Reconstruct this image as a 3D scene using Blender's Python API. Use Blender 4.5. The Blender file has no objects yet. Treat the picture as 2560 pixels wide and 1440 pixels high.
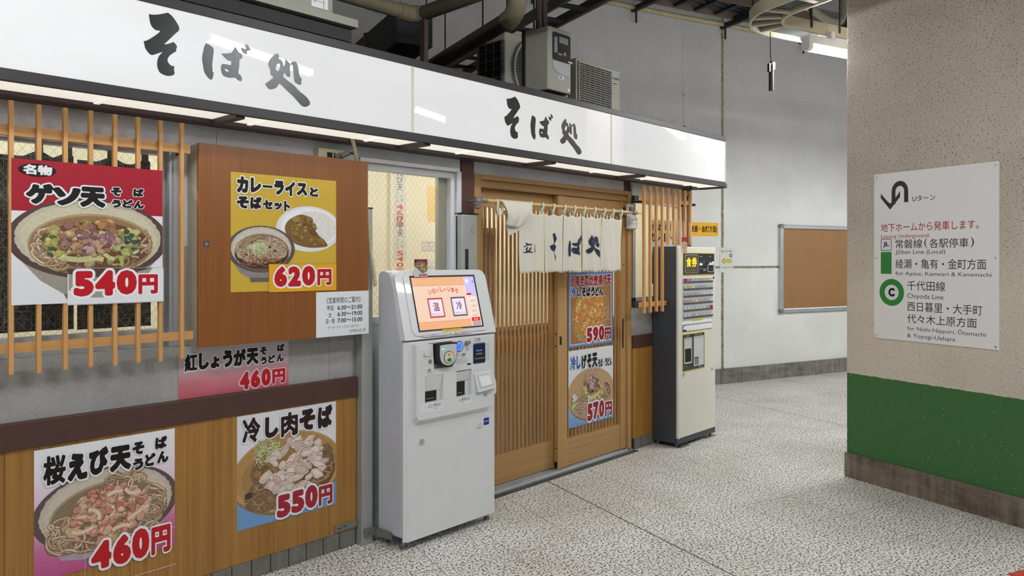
import bpy, bmesh, math, random
import numpy as np
from mathutils import Vector, Matrix
from mathutils.geometry import tessellate_polygon
S = bpy.context.scene
COL = S.collection

# ------------------------------------------------------------------ camera, world, exposure
TH = math.radians(42.972)                      # the shop front runs 43 degrees to the right of the view
cam = bpy.data.cameras.new('camera'); cam.sensor_width = 36; cam.lens = 1886 / 2560 * 36
cam.shift_y = -71 / 2560; cam.clip_start = .05; cam.clip_end = 80
camo = bpy.data.objects.new('camera', cam); COL.objects.link(camo)
camo.location = (0, 0, 1.5); camo.rotation_euler = (math.pi / 2, 0, TH - math.pi / 2)
S.camera = camo
W = bpy.data.worlds.new('world'); S.world = W; W.use_nodes = True
W.node_tree.nodes['Background'].inputs[0].default_value = (.93, .96, 1, 1)
W.node_tree.nodes['Background'].inputs[1].default_value = .07
S.view_settings.view_transform = 'Standard'; S.view_settings.look = 'None'
S.view_settings.gamma = 1; S.view_settings.exposure = 0
S.view_settings.use_curve_mapping = False
LAMP = 132.0                                    # radiance of the fluorescent diffusers
try:
    S.cycles.max_bounces = 8; S.cycles.transparent_max_bounces = 16
    S.cycles.sample_clamp_indirect = 6
except Exception:
    pass

# ------------------------------------------------------------------ frames
BR = math.radians(19.0)                        # floor grid, back wall and pillar are turned 19 degrees to the shop front
B0 = (math.cos(BR), -math.sin(BR)); A0 = (math.sin(BR), math.cos(BR))
def UV(u, v, z=0): return (u * B0[0] + v * A0[0], u * B0[1] + v * A0[1], z)
ORG = {}

def lin(c):
    if isinstance(c, str):
        c = [int(c[i:i + 2], 16) for i in (0, 2, 4)]
    r = [x / 255 for x in c[:3]]
    return tuple(x / 12.92 if x <= .04045 else ((x + .055) / 1.055) ** 2.4 for x in r) + (1,)

# ------------------------------------------------------------------ materials
MATS = {}
def nodes(name):
    m = bpy.data.materials.new(name); m.use_nodes = True
    nt = m.node_tree; b = nt.nodes['Principled BSDF']
    MATS[name] = m
    return m, nt, b
def N(nt, t, **k):
    n = nt.nodes.new(t)
    for a, v in k.items(): setattr(n, a, v)
    return n
def coords(nt, scale=(1, 1, 1), rot=(0, 0, 0)):
    t = N(nt, 'ShaderNodeTexCoord'); mp = N(nt, 'ShaderNodeMapping')
    mp.inputs['Scale'].default_value = scale; mp.inputs['Rotation'].default_value = rot
    nt.links.new(t.outputs['Object'], mp.inputs[0]); return mp.outputs[0]
def ramp(nt, fac, stops, interp='LINEAR'):
    r = N(nt, 'ShaderNodeValToRGB'); r.color_ramp.interpolation = interp
    e = r.color_ramp.elements
    while len(e) < len(stops): e.new(.5)
    for q, (p, c) in zip(e, stops): q.position = p; q.color = c
    nt.links.new(fac, r.inputs[0]); return r.outputs[0]
def noise(nt, vec, scale, detail=2, rough=.5):
    n = N(nt, 'ShaderNodeTexNoise'); n.inputs['Scale'].default_value = scale
    n.inputs['Detail'].default_value = detail; n.inputs['Roughness'].default_value = rough
    nt.links.new(vec, n.inputs['Vector']); return n.outputs['Fac']
def mix(nt, fac, a, b, mode='MIX'):
    m = N(nt, 'ShaderNodeMix', data_type='RGBA', blend_type=mode)
    for v, i in ((fac, 0), (a, 6), (b, 7)):
        if hasattr(v, 'is_output'): nt.links.new(v, m.inputs[i])
        else: m.inputs[i].default_value = v
    return m.outputs[2]
def M(nt, op, a, b=0.0, c=0.0):
    m = N(nt, 'ShaderNodeMath', operation=op)
    for i, v in enumerate((a, b, c)):
        if hasattr(v, 'is_output'): nt.links.new(v, m.inputs[i])
        else: m.inputs[i].default_value = v
    return m.outputs[0]
def bump(nt, b, h, strength, dist):
    n = N(nt, 'ShaderNodeBump'); n.inputs['Strength'].default_value = strength; n.inputs['Distance'].default_value = dist
    nt.links.new(h, n.inputs['Height']); nt.links.new(n.outputs[0], b.inputs['Normal'])
def flat(name, c, rough=.5, var=.06, scale=9, metal=0, spec=.5, bmp=0, coat=0, emit=0, ecol=None):
    m, nt, b = nodes(name); c = lin(c)
    v = coords(nt)
    f = noise(nt, v, scale, 4, .6)
    lo = tuple(x * (1 - var) for x in c[:3]) + (1,); hi = tuple(min(1, x * (1 + var)) for x in c[:3]) + (1,)
    nt.links.new(ramp(nt, f, [(.3, lo), (.7, hi)]), b.inputs['Base Color'])
    b.inputs['Roughness'].default_value = rough; b.inputs['Metallic'].default_value = metal
    b.inputs['Specular IOR Level'].default_value = spec; b.inputs['Coat Weight'].default_value = coat
    b.inputs['Coat Roughness'].default_value = .05
    if bmp: bump(nt, b, noise(nt, v, scale * 12, 3), bmp, .002)
    if emit:
        b.inputs['Emission Color'].default_value = lin(ecol) if ecol else c
        b.inputs['Emission Strength'].default_value = emit
    return m
def wood(name, c1, c2, axis='z', rough=.45, fine=60, coarse=1.2, coat=0):
    m, nt, b = nodes(name)
    sc = {'x': (coarse, fine, fine), 'y': (fine, coarse, fine), 'z': (fine, fine, coarse)}[axis]
    v = coords(nt, sc)
    f = noise(nt, v, 1.0, 5, .65)
    g = noise(nt, coords(nt, tuple(s / 6 for s in sc)), 1.0, 2, .5)
    f2 = M(nt, 'ADD', M(nt, 'MULTIPLY', f, .65), M(nt, 'MULTIPLY', g, .35))
    nt.links.new(ramp(nt, f2, [(.32, lin(c1)), (.68, lin(c2))]), b.inputs['Base Color'])
    b.inputs['Roughness'].default_value = rough; b.inputs['Coat Weight'].default_value = coat
    b.inputs['Coat Roughness'].default_value = .12
    bump(nt, b, f, .12, .001)
    return m

# printed artwork: the colour is an attribute of each face, under a satin laminate
def print_mat(name, rough=.38, emit=0):
    m, nt, b = nodes(name)
    a = N(nt, 'ShaderNodeAttribute', attribute_name='Col')
    v = coords(nt)
    k = ramp(nt, noise(nt, v, 150, 3, .6), [(.3, (.93, .93, .93, 1)), (.7, (1, 1, 1, 1))])
    nt.links.new(mix(nt, 1.0, a.outputs['Color'], k, 'MULTIPLY'), b.inputs['Base Color'])
    b.inputs['Roughness'].default_value = rough; b.inputs['Specular IOR Level'].default_value = .3 if not emit else .5
    if emit:
        nt.links.new(a.outputs['Color'], b.inputs['Emission Color']); b.inputs['Emission Strength'].default_value = emit
    return m
PRINT = print_mat('printed_ink')
def food_mat():
    m, nt, b = nodes('food_ink')
    a = N(nt, 'ShaderNodeAttribute', attribute_name='Col'); v = coords(nt)
    k1 = ramp(nt, noise(nt, v, 62, 4, .7), [(.32, (.80, .77, .74, 1)), (.5, (1, 1, 1, 1)), (.68, (1.0, 1.0, 1.0, 1))])
    k2 = ramp(nt, noise(nt, v, 210, 3, .7), [(.3, (.84, .82, .80, 1)), (.6, (1, 1, 1, 1))])
    c = mix(nt, 1.0, mix(nt, .75, a.outputs['Color'], k1, 'MULTIPLY'), k2, 'MULTIPLY')
    nt.links.new(c, b.inputs['Base Color']); b.inputs['Roughness'].default_value = .38
food_mat()
SCREEN = print_mat('lit_screen', .02, .56)
SCREEN.node_tree.nodes['Principled BSDF'].inputs['Base Color'].default_value = (.02, .02, .02, 1)

# terrazzo floor: dark chips in white cement, 0.4 m tiles, two wide expansion joints
def terrazzo():
    m, nt, b = nodes('terrazzo')
    v = coords(nt)
    n1 = noise(nt, v, 84, 1.8, .55)
    sp = ramp(nt, n1, [(.415, lin('575450')), (.445, lin('8d8a84')), (.475, lin('efede8'))])
    n2 = ramp(nt, noise(nt, v, 1.7, 3), [(.3, lin('e6e3dc')), (.7, (1, 1, 1, 1))])
    sp = mix(nt, 1.0, sp, n2, 'MULTIPLY')
    sep = N(nt, 'ShaderNodeSeparateXYZ'); nt.links.new(v, sep.inputs[0])
    wob = M(nt, 'MULTIPLY', M(nt, 'SUBTRACT', noise(nt, v, 30, 2), .5), .004)
    def joint(s, off, hw):
        q = M(nt, 'ADD', sep.outputs[s], wob)
        fr = M(nt, 'SUBTRACT', M(nt, 'FRACT', M(nt, 'ADD', M(nt, 'DIVIDE', M(nt, 'SUBTRACT', q, off), .4), 100.5)), .5)
        return M(nt, 'LESS_THAN', M(nt, 'ABSOLUTE', fr), hw / .4)
    j = M(nt, 'MULTIPLY', M(nt, 'MAXIMUM', joint(0, 1.01, .0019), joint(1, .596, .0017)), .8)
    def wide(p): return M(nt, 'LESS_THAN', M(nt, 'ABSOLUTE', M(nt, 'SUBTRACT', sep.outputs[0], p)), .0042)
    w = M(nt, 'MAXIMUM', wide(2.612), wide(5.862))
    c = mix(nt, j, sp, lin('55524d')); c = mix(nt, w, c, lin('2b2a28'))
    nt.links.new(c, b.inputs['Base Color'])
    r = ramp(nt, noise(nt, v, 3, 3), [(.3, (.42, .42, .42, 1)), (.7, (.6, .6, .6, 1))])
    nt.links.new(r, b.inputs['Roughness'])
    return m
def rough_wall(name, base, low, pit, zsplit, lowpit=.25, scale=42, grooves=False, green=None):
    m, nt, b = nodes(name)
    v = coords(nt)
    sep = N(nt, 'ShaderNodeSeparateXYZ'); nt.links.new(v, sep.inputs[0])
    z = sep.outputs[2]
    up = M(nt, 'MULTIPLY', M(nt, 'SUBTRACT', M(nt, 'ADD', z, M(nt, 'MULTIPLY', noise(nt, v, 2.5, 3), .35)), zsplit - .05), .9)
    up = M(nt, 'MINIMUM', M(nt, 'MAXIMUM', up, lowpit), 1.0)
    n1 = noise(nt, v, scale, 3, .6)
    big = noise(nt, v, 1.1, 3, .6)
    pits = M(nt, 'MULTIPLY', ramp(nt, n1, [(.33, (1, 1, 1, 1)), (.43, (0, 0, 0, 1))]), up)
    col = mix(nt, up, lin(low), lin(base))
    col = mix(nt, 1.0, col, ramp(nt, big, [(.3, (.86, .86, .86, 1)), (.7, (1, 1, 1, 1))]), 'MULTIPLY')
    if green:
        e = M(nt, 'ADD', z, M(nt, 'MULTIPLY', M(nt, 'SUBTRACT', noise(nt, v, 25, 2), .5), .012))
        g = M(nt, 'LESS_THAN', e, .717)
        gcol = mix(nt, ramp(nt, noise(nt, v, 90, 2), [(.70, (0, 0, 0, 1)), (.73, (1, 1, 1, 1))]), lin(green), lin('9fae98'))
        gp = M(nt, 'MULTIPLY', ramp(nt, n1, [(.3, (1, 1, 1, 1)), (.37, (0, 0, 0, 1))]), .5)
        gcol = mix(nt, gp, gcol, lin('28582c'))
        col = mix(nt, M(nt, 'MULTIPLY', pits, .75), col, lin(pit))
        col = mix(nt, g, col, gcol)
    else:
        col = mix(nt, M(nt, 'MULTIPLY', pits, .8), col, lin(pit))
    if grooves:
        gv = M(nt, 'LESS_THAN', M(nt, 'ABSOLUTE', M(nt, 'SUBTRACT', M(nt, 'ADD', sep.outputs[0], M(nt, 'MULTIPLY', noise(nt, v, 8, 2), .012)), 6.541)), .021)
        gh = M(nt, 'MULTIPLY', M(nt, 'LESS_THAN', M(nt, 'ABSOLUTE', M(nt, 'SUBTRACT', z, 1.407)), .014), M(nt, 'GREATER_THAN', sep.outputs[0], 0.0))
        gg = M(nt, 'MAXIMUM', gv, gh)
        gc = mix(nt, ramp(nt, noise(nt, v, 40, 3), [(.4, (0, 0, 0, 1)), (.6, (1, 1, 1, 1))]), lin('75694e'), lin('988f7b'))
        col = mix(nt, gg, col, gc)
    nt.links.new(col, b.inputs['Base Color']); b.inputs['Roughness'].default_value = .9
    h = M(nt, 'MULTIPLY', n1, up)
    bump(nt, b, h, 1.0, .02)
    return m
terrazzo()
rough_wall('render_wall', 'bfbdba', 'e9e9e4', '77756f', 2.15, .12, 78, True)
rough_wall('pillar_render', 'e2d6c4', 'e6dccb', '6f665b', .9, .55, 85, False, '42753f')
def stained(name, c, d):
    m, nt, b = nodes(name); v = coords(nt, (3, 3, 9)); f = noise(nt, v, 1.3, 5, .7)
    g = noise(nt, coords(nt, (26, 26, 3)), 1, 3, .6)
    q = M(nt, 'ADD', M(nt, 'MULTIPLY', f, .6), M(nt, 'MULTIPLY', g, .4))
    nt.links.new(ramp(nt, q, [(.34, lin(d)), (.62, lin(c))]), b.inputs['Base Color']); b.inputs['Roughness'].default_value = .75
    bump(nt, b, q, .2, .003); return m
stained('concrete_skirting', '8d8880', '55514b'); stained('pillar_skirting', '8a7d6f', '4d443b')
stained('dark_concrete', '55544f', '33322f'); stained('grey_tile', '7d7a72', '5f5d57')
def speckled(name, c, d, scale=420, stain=False):
    m, nt, b = nodes(name); v = coords(nt)
    q = mix(nt, ramp(nt, noise(nt, v, scale, 1), [(.42, (1, 1, 1, 1)), (.55, (0, 0, 0, 1))]), lin(c), lin(d))
    s = ramp(nt, noise(nt, v, 3, 5, .7), [(.3, (.8, .79, .77, 1)), (.55, (1, 1, 1, 1))])
    nt.links.new(mix(nt, 1.0, q, s, 'MULTIPLY'), b.inputs['Base Color']); b.inputs['Roughness'].default_value = .55
    return m
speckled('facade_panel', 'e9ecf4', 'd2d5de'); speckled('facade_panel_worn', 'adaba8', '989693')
wood('dado_wood', '80551f', 'b5853f', 'z', .42, 62, .9)
wood('lattice_wood', 'b9854a', 'd6a468', 'z', .5, 70, 1.5)
wood('lattice_wood_across', 'b58147', 'd2a065', 'x', .5, 70, 1.5)
wood('door_wood', 'a07a4c', 'bd965f', 'z', .42, 60, 1.2)
wood('door_wood_across', 'a07a4c', 'bd965f', 'x', .42, 60, 1.2)
wood('slat_wood', '94693a', 'b48450', 'z', .5, 60, 1.2)
wood('cabinet_veneer', '7a481a', '8e5622', 'z', .4, 110, 2.0)
flat('cabinet_edge', 'a8662a', .45); flat('cabinet_side', 'b9b2a2', .5)
wood('bamboo', 'c09a58', 'd8b878', 'x', .4, 40, 6)
flat('brown_metal', '3f302d', .5, .08, 5); flat('brown_post', '52312b', .42, .08, 4)
flat('brown_band', '4c3029', .5, .1, 5, bmp=.1)
flat('sign_frame', '272221', .45, .06, 4)
flat('aluminium', 'c4c7ca', .35, .05, 6, metal=.55); flat('alu_white', 'd8dadd', .4, .05, 6)
flat('steel_post', 'a8aaa6', .42, .08, 5, metal=.35); flat('galvanised', '8b8a84', .45, .12, 14, metal=.6)
flat('chrome', 'd6d6d6', .15, .05, 8, metal=1); flat('black_plastic', '1b1b1d', .4, .1, 10)
flat('dark_hole', '0b0a0a', .6, .1, 10); flat('rubber', '222020', .7)
flat('machine_white', 'd8d9d8', .32, .025, 3, coat=.15); flat('machine_grey', 'bcbfc6', .4, .03, 3)
flat('machine_dark', '3c4047', .45, .06, 4); flat('machine_cream', 'dcd9cb', .38, .04, 3)
flat('panel_black', '2e2f30', .35); flat('yellow_trim', 'd6c21f', .45)
flat('grey_plastic', 'a7a9ab', .4); flat('pale_grey', 'c6c8ca', .4); flat('mid_grey', '7c7e80', .45)
flat('ivory', 'd9d2b4', .45, .05, 8); flat('ivory_dark', '8f8c7c', .5)
flat('hose', 'c0b794', .5, .1, 20); flat('hose_dark', '4a4a3e', .6)
flat('pipe_cream', '90876c', .5, .1, 8); flat('pipe_brown', '5b4f43', .55); flat('tray_cream', 'b9b19a', .5, .08, 6)
flat('black_iron', '181818', .55); flat('ac_beige', '9b9a8d', .5, .05, 4); flat('ac_grille', '6f6f69', .5)
flat('sealant', '9a8f6c', .7, .2, 14)
flat('paper', 'e9e9e8', .55, .02, 5); flat('white_board', 'f2f1ee', .32, .015, 4)
flat('cream_wall', 'f2eed9', .6, .03, 3); flat('cork_brown', '9a7044', .55, .06, 6, coat=.35)
flat('counter_grey', 'a39a86', .5); flat('red_mat', 'c03a2a', .6)
flat('plastic_bag', 'd9dcde', .2, .1, 30)
flat('lamp_white', 'dfe0de', .4); flat('blue_ring', '2a62b8', .3); flat('green_btn', '1e7a3a', .4)
flat('blue_lit', '2a5cff', .3, emit=1.6, ecol='2a5cff'); flat('green_lit', '3affb0', .3, emit=1.0, ecol='50ffc0')
flat('tube_lit', 'ffffff', .3, emit=LAMP, ecol='fbfdff'); flat('tube_warm', 'ffffff', .3, emit=92, ecol='fffcf0')
flat('amber_lit', 'ffb21a', .4, emit=1.1, ecol='ffae12'); flat('ticket_window', '57554e', .25)
flat('tape_clear', 'b9a083', .25, .12, 30)
def lightbox():
    m, nt, b = nodes('lit_acrylic'); v = coords(nt, (.8, 1, 2.2))
    f = ramp(nt, noise(nt, v, 1.2, 2), [(.25, lin('e6e5e5')), (.7, lin('f4f4f6'))])
    nt.links.new(f, b.inputs['Emission Color']); b.inputs['Emission Strength'].default_value = .565
    b.inputs['Base Color'].default_value = (.35, .35, .35, 1); b.inputs['Roughness'].default_value = .012
    b.inputs['IOR'].default_value = 1.55
lightbox()
flat('underside_added_glow', 'c9c6bd', .4, .06, 9, emit=.8, ecol='f3efe4')  # glow added to the underside panels to brighten the header panels below
flat('sign_ink', '131314', .3, .05, 8)
flat('cloth_white', 'dbd6c6', .85, .06, 120, bmp=.3); flat('navy_ink', '1b2440', .8)
def weave():
    m, nt, b = nodes('dark_weave')
    a = noise(nt, coords(nt, (260, 20, 12)), 1, 2); c = noise(nt, coords(nt, (12, 20, 260)), 1, 2)
    q = M(nt, 'MAXIMUM', a, c)
    nt.links.new(ramp(nt, q, [(.47, lin('1c1c1f')), (.66, lin('77756c'))]), b.inputs['Base Color']); b.inputs['Roughness'].default_value = .9
weave()
def wired_glass(name, wires=True, tint=(1, 1, 1, 1)):
    m, nt, b = nodes(name); out = nt.nodes['Material Output']; nt.nodes.remove(b)
    tr = N(nt, 'ShaderNodeBsdfTransparent'); tr.inputs[0].default_value = tint
    gl = N(nt, 'ShaderNodeBsdfGlossy'); gl.inputs['Roughness'].default_value = .03
    lw = N(nt, 'ShaderNodeLayerWeight'); lw.inputs[0].default_value = .5
    fr = M(nt, 'ADD', M(nt, 'MULTIPLY', M(nt, 'POWER', lw.outputs['Facing'], 5), .9), .035)
    mx = N(nt, 'ShaderNodeMixShader'); nt.links.new(fr, mx.inputs[0])
    nt.links.new(tr.outputs[0], mx.inputs[1]); nt.links.new(gl.outputs[0], mx.inputs[2])
    sh = mx.outputs[0]
    if wires:
        v = coords(nt); sep = N(nt, 'ShaderNodeSeparateXYZ'); nt.links.new(v, sep.inputs[0])
        def ln(s):
            q = M(nt, 'ADD', M(nt, 'MULTIPLY', sep.outputs[0], 1.28 * s), sep.outputs[2])
            f = M(nt, 'ABSOLUTE', M(nt, 'SUBTRACT', M(nt, 'FRACT', M(nt, 'ADD', M(nt, 'DIVIDE', q, .046), 50)), .5))
            return M(nt, 'LESS_THAN', f, .013)
        w = M(nt, 'MAXIMUM', ln(1), ln(-1))
        df = N(nt, 'ShaderNodeBsdfDiffuse'); df.inputs[0].default_value = lin('b5ae98')
        m2 = N(nt, 'ShaderNodeMixShader'); nt.links.new(M(nt, 'MULTIPLY', w, .42), m2.inputs[0]); nt.links.new(sh, m2.inputs[1]); nt.links.new(df.outputs[0], m2.inputs[2])
        sh = m2.outputs[0]
    nt.links.new(sh, out.inputs[0])
wired_glass('wired_glass'); wired_glass('clear_glass', False)
wired_glass('clear_film', False, (.93, .93, .92, 1))

# ------------------------------------------------------------------ mesh builder
class MB:
    def __init__(s): s.v = []; s.f = []; s.m = []; s.c = []; s.art = False
    def add(s, vs, fs, m=0, cols=None):
        o = len(s.v); s.v += [tuple(p) for p in vs]
        for i, f in enumerate(fs):
            s.f.append([o + k for k in f]); s.m.append(m)
            if cols is not None: s.c.append(cols[i])
    def box(s, x0, x1, y0, y1, z0, z1, m=0):
        s.add([(x0, y0, z0), (x1, y0, z0), (x1, y1, z0), (x0, y1, z0), (x0, y0, z1), (x1, y0, z1), (x1, y1, z1), (x0, y1, z1)],
              [(0, 3, 2, 1), (4, 5, 6, 7), (0, 1, 5, 4), (1, 2, 6, 5), (2, 3, 7, 6), (3, 0, 4, 7)], m); return s
    def hexa(s, p, m=0):      # p: 4 bottom points then 4 top points
        s.add(p, [(0, 3, 2, 1), (4, 5, 6, 7), (0, 1, 5, 4), (1, 2, 6, 5), (2, 3, 7, 6), (3, 0, 4, 7)], m); return s
    def prism(s, poly, ax, a, b, m=0):
        def P(q, t): return {'x': (t, q[0], q[1]), 'y': (q[0], t, q[1]), 'z': (q[0], q[1], t)}[ax]
        n = len(poly); vs = [P(q, a) for q in poly] + [P(q, b) for q in poly]
        tri = [tuple(t) for t in tessellate_polygon([[Vector((q[0], q[1], 0)) for q in poly]])]
        s.add(vs, tri + [tuple(k + n for k in t) for t in tri] + [(i, (i + 1) % n, (i + 1) % n + n, i + n) for i in range(n)], m); return s
    def cyl(s, p0, p1, r, n=16, r2=None, m=0):
        p0, p1 = Vector(p0), Vector(p1); d = (p1 - p0).normalized()
        a = d.orthogonal().normalized(); b = d.cross(a); r2 = r if r2 is None else r2
        vs = []
        for p, q in ((p0, r), (p1, r2)):
            vs += [p + (a * math.cos(2 * math.pi * i / n) + b * math.sin(2 * math.pi * i / n)) * q for i in range(n)]
        s.add(vs, [(i, (i + 1) % n, (i + 1) % n + n, i + n) for i in range(n)] + [tuple(range(n - 1, -1, -1)), tuple(range(n, 2 * n))], m); return s
    def tube(s, pts, r, n=8, m=0, closed=False):
        pts = [Vector(p) for p in pts]; k = len(pts)
        rs = r if isinstance(r, (list, tuple)) else [r] * k
        up = None; vs = []
        for i, p in enumerate(pts):
            if closed: d = pts[(i + 1) % k] - pts[i - 1]
            else: d = pts[min(i + 1, k - 1)] - pts[max(i - 1, 0)]
            d.normalize()
            a = d.orthogonal().normalized() if up is None else (up - d * up.dot(d)).normalized()
            up = a; b = d.cross(a)
            vs += [p + (a * math.cos(2 * math.pi * j / n) + b * math.sin(2 * math.pi * j / n)) * rs[i] for j in range(n)]
        fs = []
        for i in range(k if closed else k - 1):
            q = (i + 1) % k
            fs += [(i * n + j, i * n + (j + 1) % n, q * n + (j + 1) % n, q * n + j) for j in range(n)]
        if not closed: fs += [tuple(range(n - 1, -1, -1)), tuple(range((k - 1) * n, k * n))]
        s.add(vs, fs, m); return s
    def frame(s, x0, x1, z0, z1, t, y0, y1, m=0):
        s.box(x0, x1, y0, y1, z1 - t, z1, m); s.box(x0, x1, y0, y1, z0, z0 + t, m)
        s.box(x0, x0 + t, y0, y1, z0 + t, z1 - t, m); s.box(x1 - t, x1, y0, y1, z0 + t, z1 - t, m); return s

def rrect(x0, x1, z0, z1, r, n=5):
    out = []
    for cx, cz, a in ((x1 - r, z1 - r, 0), (x0 + r, z1 - r, 90), (x0 + r, z0 + r, 180), (x1 - r, z0 + r, 270)):
        for i in range(n + 1):
            t = math.radians(a + 90 * i / n); out.append((cx + r * math.cos(t), cz + r * math.sin(t)))
    return out

def mesh(mb, name, mats, org=(0, 0, 0), smooth=False, bev=0):
    me = bpy.data.meshes.new(name)
    me.from_pydata([(p[0] - org[0], p[1] - org[1], p[2] - org[2]) for p in mb.v], [], mb.f)
    if isinstance(mats, str): mats = [mats]
    for k in mats: me.materials.append(MATS[k])
    me.polygons.foreach_set('material_index', mb.m)
    if mb.c:
        at = me.color_attributes.new('Col', 'FLOAT_COLOR', 'CORNER'); buf = []
        for p, c in zip(me.polygons, mb.c):
            if isinstance(c[0], (tuple, list)):
                for q in c: buf += q
            else: buf += list(c) * p.loop_total
        at.data.foreach_set('color', buf)
    if not mb.art:
        bm = bmesh.new(); bm.from_mesh(me); bmesh.ops.recalc_face_normals(bm, faces=bm.faces); bm.to_mesh(me); bm.free()
    if smooth:
        me.polygons.foreach_set('use_smooth', [True] * len(me.polygons))
        try: me.set_sharp_from_angle(angle=math.radians(40))
        except Exception: pass
    me.update()
    o = bpy.data.objects.new(name, me); COL.objects.link(o)
    if bev:
        b = o.modifiers.new('bevel', 'BEVEL'); b.width = bev; b.segments = 2; b.limit_method = 'ANGLE'; b.angle_limit = math.radians(35)
        b.harden_normals = False
    return o
def place(o, org, fr):
    if fr == 'U': o.location = UV(*org); o.rotation_euler = (0, 0, -BR)
    elif fr == 'S': o.location = org
    ORG[o.name] = org
def tag(o, label=None, cat=None, group=None, kind=None):
    if label: o['label'] = label
    if cat: o['category'] = cat
    if group: o['group'] = group
    if kind: o['kind'] = kind
    return o
def thing(name, label, cat, org=(0, 0, 0), fr='S', group=None, rot=None):
    o = bpy.data.objects.new(name, None); o.empty_display_size = .05; COL.objects.link(o)
    if rot is None: place(o, org, fr)
    else: o.location = org; o.rotation_euler = (0, 0, rot); ORG[o.name] = (0, 0, 0)
    return tag(o, label, cat, group)
def solo(mb, name, mats, label, cat, org=(0, 0, 0), fr='S', group=None, rot=None, **k):
    o = mesh(mb, name, mats, org if rot is None else (0, 0, 0), **k)
    if rot is None: place(o, org, fr)
    else: o.location = org; o.rotation_euler = (0, 0, rot); ORG[o.name] = (0, 0, 0)
    return tag(o, label, cat, group)
def part(mb, name, mats, parent, label=None, **k):
    o = mesh(mb, name, mats, ORG[parent.name], **k); o.parent = parent; ORG[o.name] = ORG[parent.name]
    return tag(o, label)
def struct(mb, name, mats, fr='S', org=(0, 0, 0), **k):
    o = mesh(mb, name, mats, org, **k); place(o, org, fr); o['kind'] = 'structure'; return o
def bx(*a): return MB().box(*a)

# ------------------------------------------------------------------ lettering and flat printed art
GC = {}
def glyphs(s):
    if s not in GC:
        c = bpy.data.curves.new('t', 'FONT'); c.body = s; c.size = 1; c.resolution_u = 3
        o = bpy.data.objects.new('t', c); COL.objects.link(o)
        d = bpy.context.evaluated_depsgraph_get(); d.update()
        me = bpy.data.meshes.new_from_object(o.evaluated_get(d))
        GC[s] = ([(v.co.x, v.co.y) for v in me.vertices], [tuple(p.vertices) for p in me.polygons])
        bpy.data.objects.remove(o); bpy.data.curves.remove(c); bpy.data.meshes.remove(me)
    return GC[s]

HC = {}; SD = {}
def field(s, pad=.2, h=.016):
    """signed distance of the glyphs of s to their outline on a grid, inside positive"""
    if s not in SD:
        vs, fs = glyphs(s); cnt = {}
        for f in fs:
            for i in range(len(f)):
                k = (min(f[i - 1], f[i]), max(f[i - 1], f[i])); cnt[k] = cnt.get(k, 0) + 1
        P = np.array(vs); E = np.array([k for k, c in cnt.items() if c == 1])
        a, b = P[E[:, 0]], P[E[:, 1]]
        x = np.arange(P[:, 0].min() - pad, P[:, 0].max() + pad + h, h); y = np.arange(P[:, 1].min() - pad, P[:, 1].max() + pad + h, h)
        X, Y = np.meshgrid(x + 1.7e-5, y + 2.3e-5); D = np.full(X.shape, 9.); C = np.zeros(X.shape, int)
        for (x0, y0), (x1, y1) in zip(a, b):
            dx, dy = x1 - x0, y1 - y0; l = dx * dx + dy * dy
            if l < 1e-14: continue
            t = np.clip(((X - x0) * dx + (Y - y0) * dy) / l, 0, 1); D = np.minimum(D, (X - x0 - t * dx) ** 2 + (Y - y0 - t * dy) ** 2)
            if dy: C += ((y0 > Y) != (y1 > Y)) & (X < x0 + (Y - y0) * dx / dy)
        SD[s] = (x, y, np.sqrt(D) * np.where(C % 2 == 1, 1, -1))
    return SD[s]
def heavy(s, r):
    """the glyphs of s with every stroke thickened by a round pen of radius r, as one flat layer"""
    if (s, r) not in HC:
        x, y, F = field(s); F = F + r; vs = []; fs = []
        ins = F > 0
        for j in range(len(y) - 1):
            i = 0
            while i < len(x) - 1:
                c = (ins[j, i], ins[j, i + 1], ins[j + 1, i + 1], ins[j + 1, i])
                if all(c):
                    k = i
                    while k < len(x) - 1 and ins[j, k + 1] and ins[j + 1, k + 1] and ins[j, k] and ins[j + 1, k]: k += 1
                    o = len(vs); vs += [(x[i], y[j]), (x[k], y[j]), (x[k], y[j + 1]), (x[i], y[j + 1])]; fs.append((o, o + 1, o + 2, o + 3)); i = k; continue
                if any(c):
                    q = [(i, j), (i + 1, j), (i + 1, j + 1), (i, j + 1)]; p = []
                    for m in range(4):
                        (a0, b0), (a1, b1) = q[m - 1], q[m]; f0, f1 = F[b0, a0], F[b1, a1]
                        if (f0 > 0) != (f1 > 0):
                            t = f0 / (f0 - f1); p.append((x[a0] + (x[a1] - x[a0]) * t, y[b0] + (y[b1] - y[b0]) * t))
                        if f1 > 0: p.append((x[a1], y[b1]))
                    if len(p) >= 3: o = len(vs); vs += p; fs.append(tuple(range(o, o + len(p))))
                i += 1
        HC[(s, r)] = ([(float(a), float(b)) for a, b in vs], fs)
    return HC[(s, r)]

def clip_poly(p, w, h):
    for ax, lim, sg in ((0, 0, 1), (0, w, -1), (1, 0, 1), (1, h, -1)):
        q = []
        for i in range(len(p)):
            a, b = p[i - 1], p[i]; da = (a[ax] - lim) * sg; db = (b[ax] - lim) * sg
            if (da >= 0) != (db >= 0):
                t = da / (da - db); q.append(tuple(a[k] + (b[k] - a[k]) * t for k in (0, 1)))
            if db >= 0: q.append(b)
        p = q
        if len(p) < 3: return []
    return p

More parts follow.
